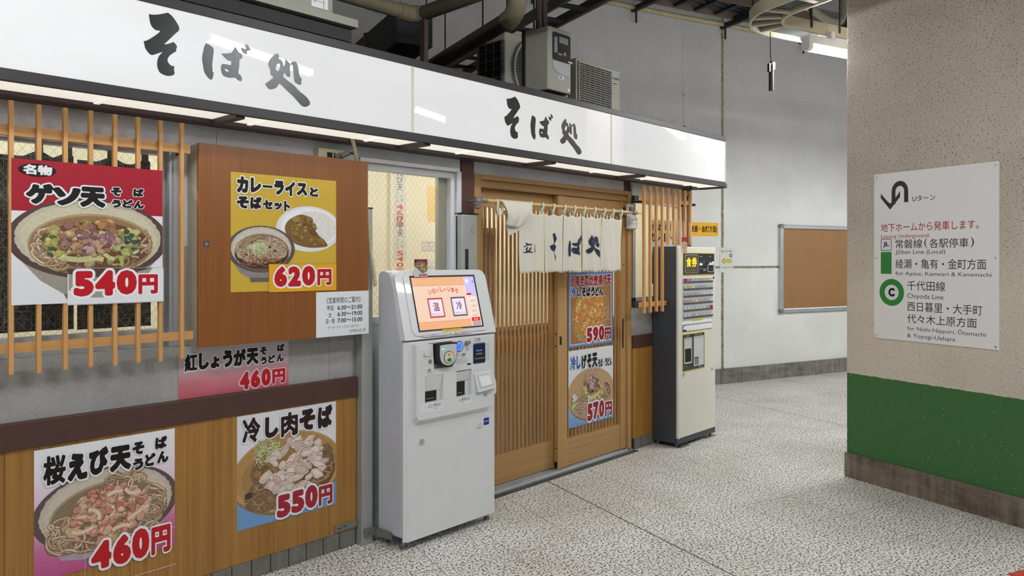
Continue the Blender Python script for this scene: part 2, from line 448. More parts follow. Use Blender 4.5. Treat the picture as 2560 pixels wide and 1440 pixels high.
class Art:
    """flat print: x to the right, y up, every layer a hair nearer the viewer; parts are named meshes"""
    def __init__(s, w, h, base=.0014): s.w = w; s.h = h; s.d = base; s.parts = {}; s.clip = True; s.top = base
    def mb(s, part):
        if part not in s.parts: s.parts[part] = MB(); s.parts[part].art = True
        return s.parts[part]
    def up(s, k=6e-6): s.d += k
    def poly(s, part, pts, col, lift=6e-6, cols=None):
        s.d += lift; m = s.mb(part)
        if cols is None:
            if s.clip: pts = clip_poly(pts, s.w, s.h)
            if len(pts) < 3: return
            tri = tessellate_polygon([[Vector((q[0], q[1], 0)) for q in pts]])
            c = lin(col); m.add([(x, -s.d, y) for x, y in pts], [tuple(t) for t in tri], 0, [c] * len(tri))
        else:
            m.add([(x, -s.d, y) for x, y in pts], [tuple(range(len(pts)))], 0, [[lin(c) for c in cols]])
    def rect(s, part, x0, y0, x1, y1, col): s.poly(part, [(x0, y0), (x1, y0), (x1, y1), (x0, y1)], col)
    def grad(s, part, x0, y0, x1, y1, stops):
        for (a, ca), (b, cb) in zip(stops, stops[1:]):
            s.poly(part, [(x0, y0 + (y1 - y0) * a), (x1, y0 + (y1 - y0) * a), (x1, y0 + (y1 - y0) * b), (x0, y0 + (y1 - y0) * b)], None, 2e-6, [ca, ca, cb, cb])
    def ell(s, part, cx, cy, rx, ry, col, n=48, jag=0, rnd=None, a0=0, a1=360, rot=0):
        pts = []
        for i in range(n):
            t = math.radians(a0 + (a1 - a0) * i / (n if a1 - a0 == 360 else n - 1)); k = 1 + (rnd.uniform(-jag, jag) if jag else 0)
            x, y = rx * k * math.cos(t), ry * k * math.sin(t)
            pts.append((cx + x * math.cos(rot) - y * math.sin(rot), cy + x * math.sin(rot) + y * math.cos(rot)))
        s.poly(part, pts, col)
    def strip(s, part, pts, w, col):
        s.d += 4e-6; m = s.mb(part); L = []; R = []; c = lin(col)
        for i, p in enumerate(pts):
            a = pts[max(i - 1, 0)]; b = pts[min(i + 1, len(pts) - 1)]
            dx, dy = b[0] - a[0], b[1] - a[1]; l = math.hypot(dx, dy) or 1; nx, ny = -dy / l * w, dx / l * w
            L.append((p[0] + nx, p[1] + ny)); R.append((p[0] - nx, p[1] - ny))
        for i in range(len(pts) - 1):
            q = clip_poly([L[i], L[i + 1], R[i + 1], R[i]], s.w, s.h) if s.clip else [L[i], L[i + 1], R[i + 1], R[i]]
            if len(q) >= 3: m.add([(x, -s.d, y) for x, y in q], [tuple(range(len(q)))], 0, [c])
    def noodles(s, part, n, cx, cy, rx, ry, w, cols, rnd, length=1.0):
        for k in range(n):
            t = rnd.uniform(0, 6.283); q = math.sqrt(rnd.random())
            x, y = cx + rx * q * math.cos(t), cy + ry * q * math.sin(t)
            a = rnd.uniform(0, 6.283); cur = rnd.uniform(-1, 1); pts = []
            st = w * 2.2; steps = int(length * rnd.uniform(.4, 1.0) * rx / st) + 5
            for i in range(steps):
                pts.append((x, y)); cur += rnd.uniform(-.35, .35); cur = max(-1.1, min(1.1, cur)); a += cur * .42
                x2, y2 = x + st * math.cos(a), y + st * .8 * math.sin(a)
                if ((x2 - cx) / rx) ** 2 + ((y2 - cy) / ry) ** 2 > 1:
                    a += .8; x2, y2 = x + st * .5 * math.cos(a), y + st * .5 * math.sin(a)
                    if ((x2 - cx) / rx) ** 2 + ((y2 - cy) / ry) ** 2 > 1.08: break
                x, y = x2, y2
            if len(pts) < 4: continue
            c = rnd.choice(cols)
            s.strip(part, pts, w, [v * .5 for v in c]); s.strip(part, pts, w * .78, c)
            s.strip(part, [(p[0] - w * .15, p[1] + w * .2) for p in pts], w * .28, [min(255, v * 1.22) for v in c])
    def blobs(s, part, n, cx, cy, rx, ry, pal, s0, s1, rnd, asp=.8, shine=.45):
        L = []
        for k in range(n):
            t = rnd.uniform(0, 6.283); q = math.sqrt(rnd.random()); L.append((cx + rx * q * math.cos(t), cy + ry * q * math.sin(t)))
        L.sort(key=lambda p: -p[1])
        for x, y in L:
            c = rnd.choice(pal); r = rnd.uniform(s0, s1); ph = rnd.uniform(0, 6.28); m = 15
            rad = [r * rnd.uniform(.6, 1.2) for i in range(m)]; rad = [(rad[i - 1] + 3 * rad[i] + rad[(i + 1) % m]) / 5 for i in range(m)]; asp = rnd.uniform(.45, 1.0); ro = rnd.uniform(-.7, .7); cr, sr = math.cos(ro), math.sin(ro)
            def pg(k, dx, dy):
                o = [(rad[i] * k * math.cos(ph + 6.283 * i / m), rad[i] * k * asp * math.sin(ph + 6.283 * i / m)) for i in range(m)]
                return [(x + dx + p * cr - q * sr, y + dy + p * sr + q * cr) for p, q in o]
            s.poly(part, pg(1.08, .0, -.10 * r), [v * .74 for v in c], 4e-6); s.poly(part, pg(.92, 0, 0), c, 4e-6)
            if rnd.random() < .55: s.poly(part, pg(shine, -.12 * r, .2 * r), [min(255, v * 1.10 + 6) for v in c], 4e-6)
    def text(s, part, body, box, col, bold=0, out=None, ow=.05, just='fit'):
        """lettering fitted into box=(x0,y0,x1,y1); bold thickens the strokes, out=colour of the outline"""
        vs, fs = glyphs(body)
        if not vs: return
        xa, xb = min(v[0] for v in vs) - bold, max(v[0] for v in vs) + bold; ya, yb = min(v[1] for v in vs) - bold, max(v[1] for v in vs) + bold
        sx = (box[2] - box[0]) / max(1e-6, xb - xa); sy = (box[3] - box[1]) / max(1e-6, yb - ya)
        if just == 'h': sx = sy
        if just == 'w': sy = sx
        d0 = s.d
        def lay(r, c, lift):
            v2, f2 = heavy(body, r) if r else (vs, fs)
            s.mb(part).add([(box[0] + (v[0] - xa) * sx, -(d0 + lift), box[1] + (v[1] - ya) * sy) for v in v2], f2, 0, [c] * len(f2))
        if out is not None: lay(bold + ow, lin(out), 2.5e-5)
        lay(bold, lin(col), 9e-5 if out is not None else 3e-5)
        s.d = d0 + 1e-6; s.top = max(s.top, d0 + 1.5e-4)
    def build(s, parent, mat='printed_ink', labels={}):
        for k, m in s.parts.items(): part(m, k, 'food_ink' if k == 'dish_picture' and mat == 'printed_ink' else mat, parent, labels.get(k))
def spline(p, n=4, closed=True):
    """Catmull-Rom through the points; a doubled point stays a corner"""
    out = []; k = len(p)
    for i in range(k if closed else k - 1):
        g = lambda j: p[j % k] if closed else p[max(0, min(k - 1, j))]
        a, b, c, d = g(i - 1), g(i), g(i + 1), g(i + 2)
        if b == c: continue
        for j in range(n):
            t = j / n
            out.append(tuple(.5 * (2 * b[q] + (c[q] - a[q]) * t + (2 * a[q] - 5 * b[q] + 4 * c[q] - d[q]) * t * t + (3 * b[q] - a[q] - 3 * c[q] + d[q]) * t ** 3) for q in range(len(b))))
    if not closed: out.append(tuple(p[-1]))
    return out
def filled(loops):
    """triangles of a shape with holes"""
    L = [[Vector((q[0], q[1], 0)) for q in l] for l in loops]
    return [q for l in loops for q in l], [tuple(t) for t in tessellate_polygon(L)]

# ================================================================== THE SETTING
struct(bx(-9, 24, -9, 7.0, -.08, 0), 'floor', 'terrazzo', 'U')
struct(bx(-9, 24, -9, 7.2, 5.0, 5.15), 'ceiling', 'dark_concrete', 'U')
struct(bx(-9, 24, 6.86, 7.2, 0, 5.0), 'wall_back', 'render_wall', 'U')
b_ = MB(); b_.box(-9, 24, 6.832, 6.86, 0, .182)
struct(b_, 'baseboard_back', 'concrete_skirting', 'U', bev=.004)
struct(bx(4.505, 5.75, 2.08, 3.526, 0, 5.0), 'wall_right', 'pillar_render', 'U', bev=.006)
struct(MB().box(4.488, 4.505, 2.07, 3.532, 0, .166).box(4.505, 5.76, 3.526, 3.534, 0, .166), 'baseboard_right', 'pillar_skirting', 'U', bev=.003)

# shop front: grey speckled panels round the windows and the door
b_ = MB()
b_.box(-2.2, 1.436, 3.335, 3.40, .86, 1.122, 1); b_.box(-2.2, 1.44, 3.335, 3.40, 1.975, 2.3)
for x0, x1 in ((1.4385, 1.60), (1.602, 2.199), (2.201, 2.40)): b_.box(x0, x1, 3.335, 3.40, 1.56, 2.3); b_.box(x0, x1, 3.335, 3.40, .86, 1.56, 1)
b_.box(2.40, 3.12, 3.335, 3.40, 2.018, 2.3); b_.box(2.40, 3.12, 3.335, 3.40, 0, 1.15)
b_.box(3.228, 4.902, 3.375, 3.44, 2.03, 2.3); b_.box(5.005, 5.775, 3.365, 3.43, 1.975, 2.3)
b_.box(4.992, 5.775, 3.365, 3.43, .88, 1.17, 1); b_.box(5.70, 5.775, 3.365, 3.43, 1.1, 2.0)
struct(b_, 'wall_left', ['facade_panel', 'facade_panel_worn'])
b_ = MB(); b_.box(-2.2, 2.35, 3.298, 3.335, .782, .884); b_.box(4.992, 5.775, 3.345, 3.365, .80, .90)
struct(b_, 'trim_1', 'brown_band', bev=.003)
b_ = MB()
xs = [-2.2, -1.0, -.12, .77, 1.215, 1.662, 2.045, 2.35]
for a, c in zip(xs, xs[1:]): b_.box(a + .0008, c - .0008, 3.31, 3.345, .088, .784)
b_.box(4.992, 5.775, 3.35, 3.38, .09, .80)
struct(b_, 'trim_2', 'dado_wood')
b_ = MB(); b_.box(-2.2, 2.35, 3.317, 3.36, 0, .088, 1)
x = 2.34
while x > -2.1:
    b_.box(x - .0915, x, 3.311, 3.33, .002, .086); x -= .0972
b_.box(5.01, 5.775, 3.356, 3.38, 0, .09, 1)
for k in range(8): b_.box(5.012 + k * .0972, 5.1035 + k * .0972, 3.35, 3.37, .002, .088)
struct(b_, 'baseboard_left', ['grey_tile', 'dark_concrete'])
struct(bx(3.122, 3.228, 3.325, 3.43, 0, 2.14), 'trim_3', 'brown_post', bev=.003)
struct(bx(4.902, 5.008, 3.385, 3.46, 0, 2.14), 'trim_4', 'brown_post', bev=.003)
struct(bx(5.775, 5.872, 3.335, 3.44, 0, 2.14), 'trim_5', 'brown_post', bev=.003)
# shop roof and the hidden shell of the shop
struct(bx(-2.2, 5.87, 3.34, 5.2, 2.3, 2.58), 'ceiling_shop', 'dark_concrete')
struct(bx(5.80, 5.87, 3.44, 5.2, 0, 2.3), 'wall_end', 'facade_panel')
b_ = MB(); b_.box(-2.2, 3.775, 4.88, 4.96, 0, 2.3); b_.box(3.81, 5.80, 4.90, 4.96, 0, 2.3); b_.box(3.775, 3.81, 4.855, 4.96, 0, 2.3); b_.box(-2.2, -2.14, 3.44, 4.88, 0, 2.3); b_.box(5.775, 5.80, 3.44, 4.9, 0, 2.3)
b_.box(-2.1, 3.775, 4.876, 4.88, 1.861, 1.864); b_.box(3.81, 5.80, 4.896, 4.90, 1.878, 1.881)
struct(b_, 'wall_interior', 'cream_wall')
struct(bx(-2.2, 5.8, 3.44, 4.96, 2.28, 2.3), 'ceiling_interior', 'cream_wall')
# window 1 (left, behind the lattice)
w_ = struct(MB().box(-2.2, 1.385, 3.36, 3.395, 1.122, 1.20).box(1.385, 1.44, 3.33, 3.40, 1.122, 1.975).box(1.40, 1.425, 3.322, 3.33, 1.13, 1.97)
            .box(-2.2, 1.385, 3.36, 3.395, 1.955, 1.985).box(1.36, 1.385, 3.362, 3.392, 1.20, 1.955), 'window_1', 'aluminium', bev=.002)
part(bx(-2.2, 1.36, 3.374, 3.379, 1.20, 1.955), 'pane', 'wired_glass', w_)
# window 2 (middle, cream room behind)
w_ = struct(MB().box(2.36, 3.075, 3.288, 3.37, 2.020, 2.040).box(2.36, 3.03, 3.318, 3.37, 1.983, 2.018).box(3.028, 3.062, 3.318, 3.39, 1.15, 2.018)
            .box(3.066, 3.092, 3.30, 3.39, 1.15, 2.02).box(3.092, 3.121, 3.322, 3.39, 1.15, 2.03).box(2.40, 3.03, 3.32, 3.39, 1.15, 1.19), 'window_2', 'alu_white', bev=.002)
part(MB().box(2.965, 3.025, 3.355, 3.385, 1.19, 1.983), 'sash_stile', 'ivory_dark', w_)
part(bx(2.40, 2.965, 3.372, 3.377, 1.19, 1.983), 'pane', 'wired_glass', w_)
# window 3 (right of the door)
w_ = struct(MB().box(5.01, 5.045, 3.36, 3.40, 1.17, 1.975).box(5.675, 5.70, 3.36, 3.40, 1.17, 1.975).box(5.01, 5.70, 3.36, 3.40, 1.17, 1.20).box(5.01, 5.70, 3.362, 3.40, 1.95, 1.975), 'window_3', 'aluminium', bev=.002)
part(bx(5.045, 5.675, 3.378, 3.383, 1.20, 1.95), 'pane', 'wired_glass', w_)

# door frame and the two sliding leaves
b_ = MB(); b_.box(3.268, 3.325, 3.362, 3.47, 0, 2.036); b_.box(4.94, 4.99, 3.362, 3.47, 0, 2.036)
struct(b_, 'trim_6', 'door_wood', bev=.002)
b_ = MB(); b_.box(3.325, 4.94, 3.362, 3.47, 2.005, 2.036); b_.box(3.325, 4.94, 3.378, 3.47, 1.985, 2.005); b_.box(3.325, 4.94, 3.366, 3.47, 1.955, 1.985)
struct(b_, 'trim_7', 'door_wood_across', bev=.002)
b_ = MB()
b_.box(3.268, 4.99, 3.345, 3.475, 0, .012)
for y in (3.362, 3.388, 3.405, 3.436, 3.458): b_.box(3.30, 4.965, y, y + .008, .012, .022)
struct(b_, 'trim_8', 'aluminium')
struct(bx(3.20, 5.0, 3.30, 3.345, 0, .004), 'trim_9', 'dark_concrete')
def leaf(name, x0, x1, y0, y1, sl, sr, pulls):
    d = struct(MB().box(x0, x0 + sl, y0, y1, .024, 1.955).box(x1 - sr, x1, y0, y1, .024, 1.955), name, 'door_wood', bev=.002)
    part(MB().box(x0 + sl, x1 - sr, y0 + .004, y1 - .004, .026, .222), 'bottom_board', 'door_wood_across', d, bev=.0015)
    part(MB().box(x0 + sl, x1 - sr, y0 + .004, y1 - .004, 1.84, 1.953), 'top_board', 'door_wood_across', d, bev=.0015)
    part(MB().box(x0 + sl, x1 - sr, y0 + .016, y1 - .008, .885, .98), 'middle_rail', 'door_wood_across', d)
    g = MB(); n = round((x1 - sr - x0 - sl) / .0405); p = (x1 - sr - x0 - sl) / n
    for k in range(n): g.box(x0 + sl + p * k + .011, x0 + sl + p * k + .0285, y0 + .003, y0 + .010, .222, 1.84)
    part(g, 'slat_grille', 'slat_wood', d)
    part(bx(x0 + sl, x1 - sr, y1 - .007, y1 - .003, .222, 1.84), 'pane', 'clear_glass', d)
    for a, c, e, f in pulls:
        part(MB().box(a, c, y0 - .0015, y0 + .004, e, f), 'recessed_pull', 'black_plastic', d, 'black recessed pull', bev=.001)
    return d
leaf('door_1', 3.326, 4.150, 3.425, 3.462, .085, .062, [])
d_ = leaf('door_2', 4.100, 4.940, 3.378, 3.416, .105, .078, [(4.118, 4.142, .898, .958), (4.885, 4.903, .81, 1.04)])
part(MB().cyl((4.099, 3.397, .975), (4.101, 3.397, .975), .006).cyl((4.099, 3.397, .89), (4.101, 3.397, .89), .006).cyl((4.099, 3.397, .17), (4.101, 3.397, .17), .006)
     .box(4.0985, 4.102, 3.385, 3.409, .03, .075), 'edge_plug', 'dark_hole', d_)
part(bx(4.895, 4.912, 3.376, 3.379, 1.885, 1.91), 'maker_plate', 'brown_post', d_)
part(MB().cyl((4.905, 3.370, 1.462), (4.905, 3.379, 1.462), .006), 'small_hook', 'galvanised', d_)

# beam along the top of the shop front and the arms that carry the sign
t_ = thing('canopy_frame', 'dark brown canopy beam and arms under the lit white sign box', 'frame', (-2.2, 3.24, 2.1))
part(bx(-2.2, 5.872, 3.24, 3.334, 2.102, 2.136), 'beam', 'brown_metal', t_, bev=.002)
for x in (.52, 1.55, 2.585, 3.615, 4.63): part(bx(x - .02, x + .02, 3.012, 3.24, 2.096, 2.118), 'arm', 'brown_metal', t_)
part(bx(5.834, 5.872, 3.0, 3.24, 2.100, 2.136), 'arm', 'brown_metal', t_)
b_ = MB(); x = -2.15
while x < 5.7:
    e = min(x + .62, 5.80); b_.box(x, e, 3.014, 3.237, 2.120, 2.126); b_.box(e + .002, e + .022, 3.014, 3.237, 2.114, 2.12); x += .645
part(b_, 'underside_panel', 'underside_added_glow', t_, 'pale lit underside panels')
part(MB().tube(spline([(5.62, 3.232, 2.12), (5.645, 3.222, 2.08), (5.625, 3.225, 2.03), (5.605, 3.23, 1.99), (5.60, 3.23, 1.90)], 5, False), .007, 6).tube(spline([(5.60, 3.226, 2.10), (5.64, 3.21, 2.115), (5.66, 3.215, 2.09)], 4, False), .008, 6), 'loose_cable', 'black_plastic', t_, 'loose black cable')

# ================================================================== SIGN BOX
SO=[(1.169,2.444),(1.169,2.444),(1.183,2.444),(1.21,2.452),(1.241,2.466),(1.241,2.466),(1.258,2.456),(1.275,2.436),(1.285,2.419),(1.284,2.405),(1.275,2.395),(1.256,2.373),(1.233,2.346),(1.228,2.341),(1.233,2.34),(1.248,2.347),(1.264,2.356),(1.264,2.356),(1.271,2.349),(1.277,2.341),(1.274,2.332),(1.273,2.321),(1.262,2.312),(1.246,2.296),(1.24,2.28),(1.246,2.267),(1.256,2.261),(1.267,2.261),(1.267,2.261),(1.265,2.249),(1.267,2.236),(1.263,2.226),(1.246,2.219),(1.229,2.219),(1.21,2.227),(1.201,2.247),(1.201,2.27),(1.207,2.289),(1.219,2.305),(1.217,2.306),(1.2,2.297),(1.181,2.288),(1.17,2.292),(1.157,2.307),(1.153,2.32),(1.15,2.335),(1.15,2.335),(1.163,2.341),(1.185,2.359),(1.204,2.377),(1.211,2.386),(1.206,2.388),(1.195,2.387),(1.182,2.396),(1.174,2.411)]
BA1=[(1.394,2.378),(1.394,2.378),(1.407,2.375),(1.418,2.37),(1.425,2.363),(1.426,2.354),(1.424,2.337),(1.422,2.318),(1.42,2.296),(1.421,2.271),(1.423,2.265),(1.428,2.267),(1.428,2.267),(1.425,2.261),(1.423,2.248),(1.419,2.236),(1.415,2.234),(1.406,2.236),(1.395,2.247),(1.386,2.261),(1.382,2.28),(1.378,2.304),(1.378,2.323),(1.382,2.343),(1.386,2.362)]
BA2=[(1.519,2.39),(1.519,2.39),(1.527,2.38),(1.535,2.37),(1.544,2.366),(1.55,2.359),(1.55,2.352),(1.547,2.346),(1.538,2.338),(1.537,2.332),(1.536,2.31),(1.533,2.283),(1.541,2.276),(1.547,2.266),(1.548,2.257),(1.544,2.25),(1.538,2.25),(1.527,2.254),(1.517,2.26),(1.498,2.256),(1.479,2.256),(1.466,2.26),(1.459,2.271),(1.456,2.286),(1.457,2.298),(1.462,2.306),(1.468,2.308),(1.484,2.309),(1.499,2.309),(1.5,2.312),(1.501,2.325),(1.5,2.326),(1.488,2.326),(1.475,2.333),(1.465,2.341),(1.457,2.349),(1.457,2.349),(1.479,2.354),(1.498,2.36),(1.504,2.364),(1.511,2.377)]
BA2H=[(1.474,2.289),(1.479,2.289),(1.487,2.285),(1.491,2.281),(1.487,2.279),(1.479,2.28),(1.474,2.284)]
BA3=[(1.564,2.41),(1.574,2.407),(1.583,2.4),(1.588,2.392),(1.586,2.388),(1.577,2.384),(1.572,2.382),(1.571,2.376),(1.572,2.369),(1.568,2.368),(1.557,2.37),(1.549,2.376),(1.544,2.388),(1.547,2.392),(1.554,2.391),(1.564,2.39),(1.567,2.392),(1.565,2.398),(1.562,2.404)]
SHO=[(1.713,2.401),(1.713,2.401),(1.719,2.393),(1.721,2.379),(1.729,2.377),(1.738,2.368),(1.743,2.353),(1.746,2.353),(1.749,2.366),(1.751,2.383),(1.751,2.383),(1.762,2.377),(1.775,2.368),(1.781,2.375),(1.793,2.381),(1.804,2.38),(1.812,2.369),(1.817,2.354),(1.819,2.334),(1.823,2.319),(1.833,2.312),(1.833,2.312),(1.83,2.3),(1.829,2.286),(1.823,2.282),(1.81,2.284),(1.798,2.289),(1.793,2.302),(1.791,2.321),(1.789,2.345),(1.787,2.361),(1.78,2.364),(1.775,2.358),(1.774,2.338),(1.775,2.314),(1.771,2.308),(1.764,2.307),(1.755,2.311),(1.75,2.318),(1.745,2.32),(1.742,2.312),(1.741,2.305),(1.749,2.298),(1.773,2.285),(1.795,2.274),(1.821,2.253),(1.844,2.241),(1.862,2.228),(1.874,2.213),(1.874,2.203),(1.864,2.193),(1.848,2.187),(1.833,2.189),(1.817,2.201),(1.79,2.224),(1.762,2.243),(1.734,2.263),(1.723,2.269),(1.717,2.265),(1.71,2.253),(1.695,2.243),(1.678,2.238),(1.666,2.242),(1.653,2.257),(1.653,2.257),(1.67,2.271),(1.692,2.292),(1.682,2.3),(1.678,2.311),(1.678,2.322),(1.67,2.338),(1.669,2.351),(1.676,2.366),(1.695,2.389)]
SHOH=[(1.719,2.358),(1.725,2.352),(1.724,2.34),(1.719,2.328),(1.713,2.323),(1.708,2.326),(1.703,2.333),(1.706,2.341),(1.711,2.351)]
RITSU=[[(3.568,1.607),(3.58,1.605),(3.588,1.601),(3.618,1.6),(3.621,1.596),(3.616,1.592),(3.583,1.589),(3.552,1.578),(3.548,1.58),(3.552,1.586),(3.573,1.592),(3.566,1.598),(3.562,1.602)],[(3.573,1.576),(3.583,1.58),(3.588,1.58),(3.581,1.562),(3.59,1.557),(3.607,1.576),(3.616,1.578),(3.618,1.574),(3.607,1.555),(3.621,1.551),(3.628,1.546),(3.623,1.543),(3.6,1.545),(3.559,1.542),(3.547,1.546),(3.547,1.549),(3.569,1.55),(3.566,1.566)],[(3.637,1.599),(3.64,1.597),(3.642,1.567),(3.645,1.546),(3.64,1.547),(3.638,1.567)]]
SOF=[[(3.816,1.671),(3.825,1.67),(3.838,1.677),(3.846,1.664),(3.859,1.641),(3.853,1.626),(3.84,1.612),(3.831,1.599),(3.84,1.599),(3.851,1.586),(3.846,1.569),(3.838,1.56),(3.84,1.531),(3.847,1.529),(3.848,1.498),(3.844,1.498),(3.836,1.522),(3.833,1.555),(3.825,1.553),(3.807,1.566),(3.797,1.588),(3.801,1.592),(3.822,1.6),(3.829,1.612),(3.825,1.635)]]
BAN=[[(4.001,1.63),(4.011,1.617),(4.011,1.571),(4.009,1.534),(4.001,1.52),(3.994,1.521),(3.988,1.534),(3.986,1.583),(3.992,1.612)],[(4.096,1.641),(4.106,1.629),(4.124,1.619),(4.125,1.612),(4.108,1.599),(4.11,1.572),(4.106,1.554),(4.118,1.545),(4.114,1.532),(4.106,1.528),(4.082,1.536),(4.058,1.538),(4.031,1.547),(4.017,1.564),(4.023,1.578),(4.035,1.582),(4.066,1.58),(4.068,1.591),(4.042,1.593),(4.023,1.605),(4.023,1.611),(4.05,1.613),(4.074,1.618),(4.082,1.633)],[(4.128,1.665),(4.135,1.659),(4.136,1.647),(4.132,1.625),(4.118,1.628),(4.104,1.638),(4.104,1.646),(4.118,1.649),(4.126,1.648),(4.12,1.656)]]
SHN=[[(4.247,1.673),(4.255,1.662),(4.265,1.644),(4.272,1.662),(4.28,1.655),(4.284,1.637),(4.291,1.662),(4.303,1.664),(4.32,1.655),(4.329,1.635),(4.333,1.615),(4.35,1.614),(4.342,1.595),(4.329,1.586),(4.308,1.592),(4.295,1.604),(4.293,1.627),(4.286,1.629),(4.286,1.601),(4.274,1.606),(4.274,1.596),(4.295,1.579),(4.329,1.571),(4.352,1.559),(4.352,1.536),(4.348,1.515),(4.303,1.538),(4.278,1.561),(4.261,1.572),(4.245,1.556),(4.22,1.543),(4.203,1.543),(4.183,1.561),(4.207,1.575),(4.234,1.589),(4.22,1.603),(4.211,1.626),(4.22,1.643)]]
SHNH = [(4.251, 1.641), (4.255, 1.631), (4.251, 1.616), (4.245, 1.624)]
BANH = [(4.033, 1.561), (4.044, 1.561), (4.05, 1.558), (4.038, 1.558)]
t_ = thing('sign_box', 'long backlit white sign box with black brush lettering above the shop front', 'sign', (-2.2, 2.997, 2.105))
part(MB().box(-2.2, 5.832, 2.990, 3.012, 2.106, 2.148), 'bottom_frame', 'sign_frame', t_, bev=.002)
part(MB().box(-2.2, 5.832, 2.990, 3.06, 2.486, 2.525), 'top_frame', 'sign_frame', t_, bev=.002)
part(bx(-2.2, 5.826, 3.03, 3.28, 2.160, 2.50), 'housing', 'sign_frame', t_)
part(bx(5.8255, 5.832, 2.992, 3.03, 2.146, 2.487), 'end_strip', 'pale_grey', t_)
for a, c in ((-2.2, .30), (.303, 2.463), (2.479, 4.199), (4.211, 5.824)):
    part(bx(a, c, 2.997, 3.004, 2.144, 2.49), 'lit_panel', 'lit_acrylic', t_)
for x, w in ((2.471, .008), (4.205, .005)):
    part(bx(x - w, x + w, 2.994, 3.004, 2.146, 2.488), 'joint_strip', 'ivory', t_)
part(MB().box(5.18, 5.22, 2.995, 3.03, 2.525, 2.535), 'clip', 'black_plastic', t_)
for dx, dz in ((0, 0), (2.0, -.012)):
    for nm, loops in (('brush_letter', [[spline(SO)]]), ('brush_letter', [[spline(BA1)], [spline(BA2), spline(BA2H)[::-1]], [spline(BA3)]]), ('brush_letter', [[spline(SHO), spline(SHOH)[::-1]]])):
        m_ = MB(); m_.art = True
        for l in loops:
            vs, fs = filled(l); m_.add([(x + dx, 2.9955, z + dz) for x, z in vs], fs)
        part(m_, nm, 'sign_ink', t_)

# ================================================================== LATTICES
def lattice(x0, n, pitch, z0, z1, label, rails, w=.0155, yf=3.195, brk=(), cut=9, dx_=0):
    t = thing('window_lattice', label, 'lattice', (x0, yf + .03, z0), group=None)
    for k in range(n):
        x = x0 + pitch * k; dz = (k * 37 % 5 - 2) * .0015
        part(bx(x, x + w, yf, yf + .020, z0 + dz if x < cut else 1.618, z1 + dz * .5), 'upright_bar', 'lattice_wood', t, bev=.0012)
    for a, c, e, f in rails: part(bx(a, c, yf + .014, yf + .034, e, f), 'rail', 'lattice_wood_across', t, bev=.0012)
    for a, c, e, f in brk:
        part(bx(a, c, yf + .0142 if dx_ else yf + .034, yf + .040, e, f), 'bracket_plate', 'black_iron', t)
        part(bx(c + dx_ - .008, c + dx_, yf + .034, 3.366 if dx_ < .1 else 3.385, e, f), 'bracket_arm', 'black_iron', t)
    return t
lattice(.7575 - .0885 * 4, 12, .0885, 1.080, 2.078, 'wooden window lattice carrying the red and white 540 yen poster',
        [(.36, 1.425, 1.952, 1.991), (.36, 1.437, 1.158, 1.194)], brk=((1.395, 1.42, 1.955, 1.975), (1.40, 1.425, 1.165, 1.185), (.74, .76, 1.165, 1.185)))
lattice(4.915, 9, .0873, 1.090, 2.069, 'wooden window lattice behind the slim dark-sided ticket machine',
        [(4.86, 5.665, 1.952, 1.985), (4.86, 5.262, 1.135, 1.172)], w=.022, cut=5.26, dx_=.135, brk=((4.805, 4.862, 1.945, 1.985), (4.805, 4.862, 1.135, 1.172), (5.60, 5.62, 1.955, 1.975)))

# ================================================================== WOODEN CABINET, POSTS, SMALL FITTINGS
t_ = thing('wall_cabinet', 'brown veneered wall cabinet with the yellow 620 yen poster on its door', 'cabinet', (1.464, 3.335, 1.118))
part(MB().box(1.466, 2.350, 3.232, 3.335, 1.120, 2.004), 'body', 'cabinet_side', t_, 'pale cabinet side', bev=.002)
part(MB().box(1.464, 2.352, 3.210, 3.230, 1.118, 2.006), 'door', ['cabinet_veneer'], t_, bev=.002)
part(MB().box(1.4625, 1.4645, 3.2095, 3.2305, 1.118, 2.006), 'edge_band', 'cabinet_edge', t_)
l_ = part(MB().box(1.481, 1.508, 3.2085, 3.2105, 1.553, 1.582), 'lock', 'chrome', t_, 'small square chrome lock', bev=.001)
part(MB().cyl((1.4945, 3.206, 1.5675), (1.4945, 3.2085, 1.5675), .008).box(1.4925, 1.4965, 3.2055, 3.2062, 1.563, 1.572), 'keyhole', 'galvanised', l_)

t_ = thing('steel_post', 'grey steel post with black cap between cabinet and white ticket machine', 'post', (2.354, 3.266, 0), group=None)
part(bx(2.354, 2.423, 3.266, 3.332, 0, 1.768), 'shaft', 'steel_post', t_, bev=.003)
part(bx(2.353, 2.424, 3.265, 3.333, 1.768, 1.776), 'cap', 'black_plastic', t_)
part(MB().cyl((2.39, 3.2655, .028), (2.39, 3.2665, .028), .004), 'screw', 'galvanised', t_)
t_ = thing('shutter_post', 'grey metal shutter post with round lock left of the sliding door', 'post', (3.065, 3.262, 0))
part(MB().box(3.066, 3.198, 3.262, 3.324, 0, 1.772), 'shaft', 'steel_post', t_, bev=.012)
part(bx(3.064, 3.200, 3.261, 3.325, 1.772, 1.779), 'cap', 'black_plastic', t_)
part(bx(3.094, 3.118, 3.2595, 3.2625, 1.40, 1.563), 'slot', 'black_plastic', t_)
part(MB().cyl((3.164, 3.2575, 1.678), (3.164, 3.2625, 1.678), .021, 24).cyl((3.164, 3.2565, 1.678), (3.164, 3.258, 1.678), .017, 24), 'round_lock', 'steel_post', t_)

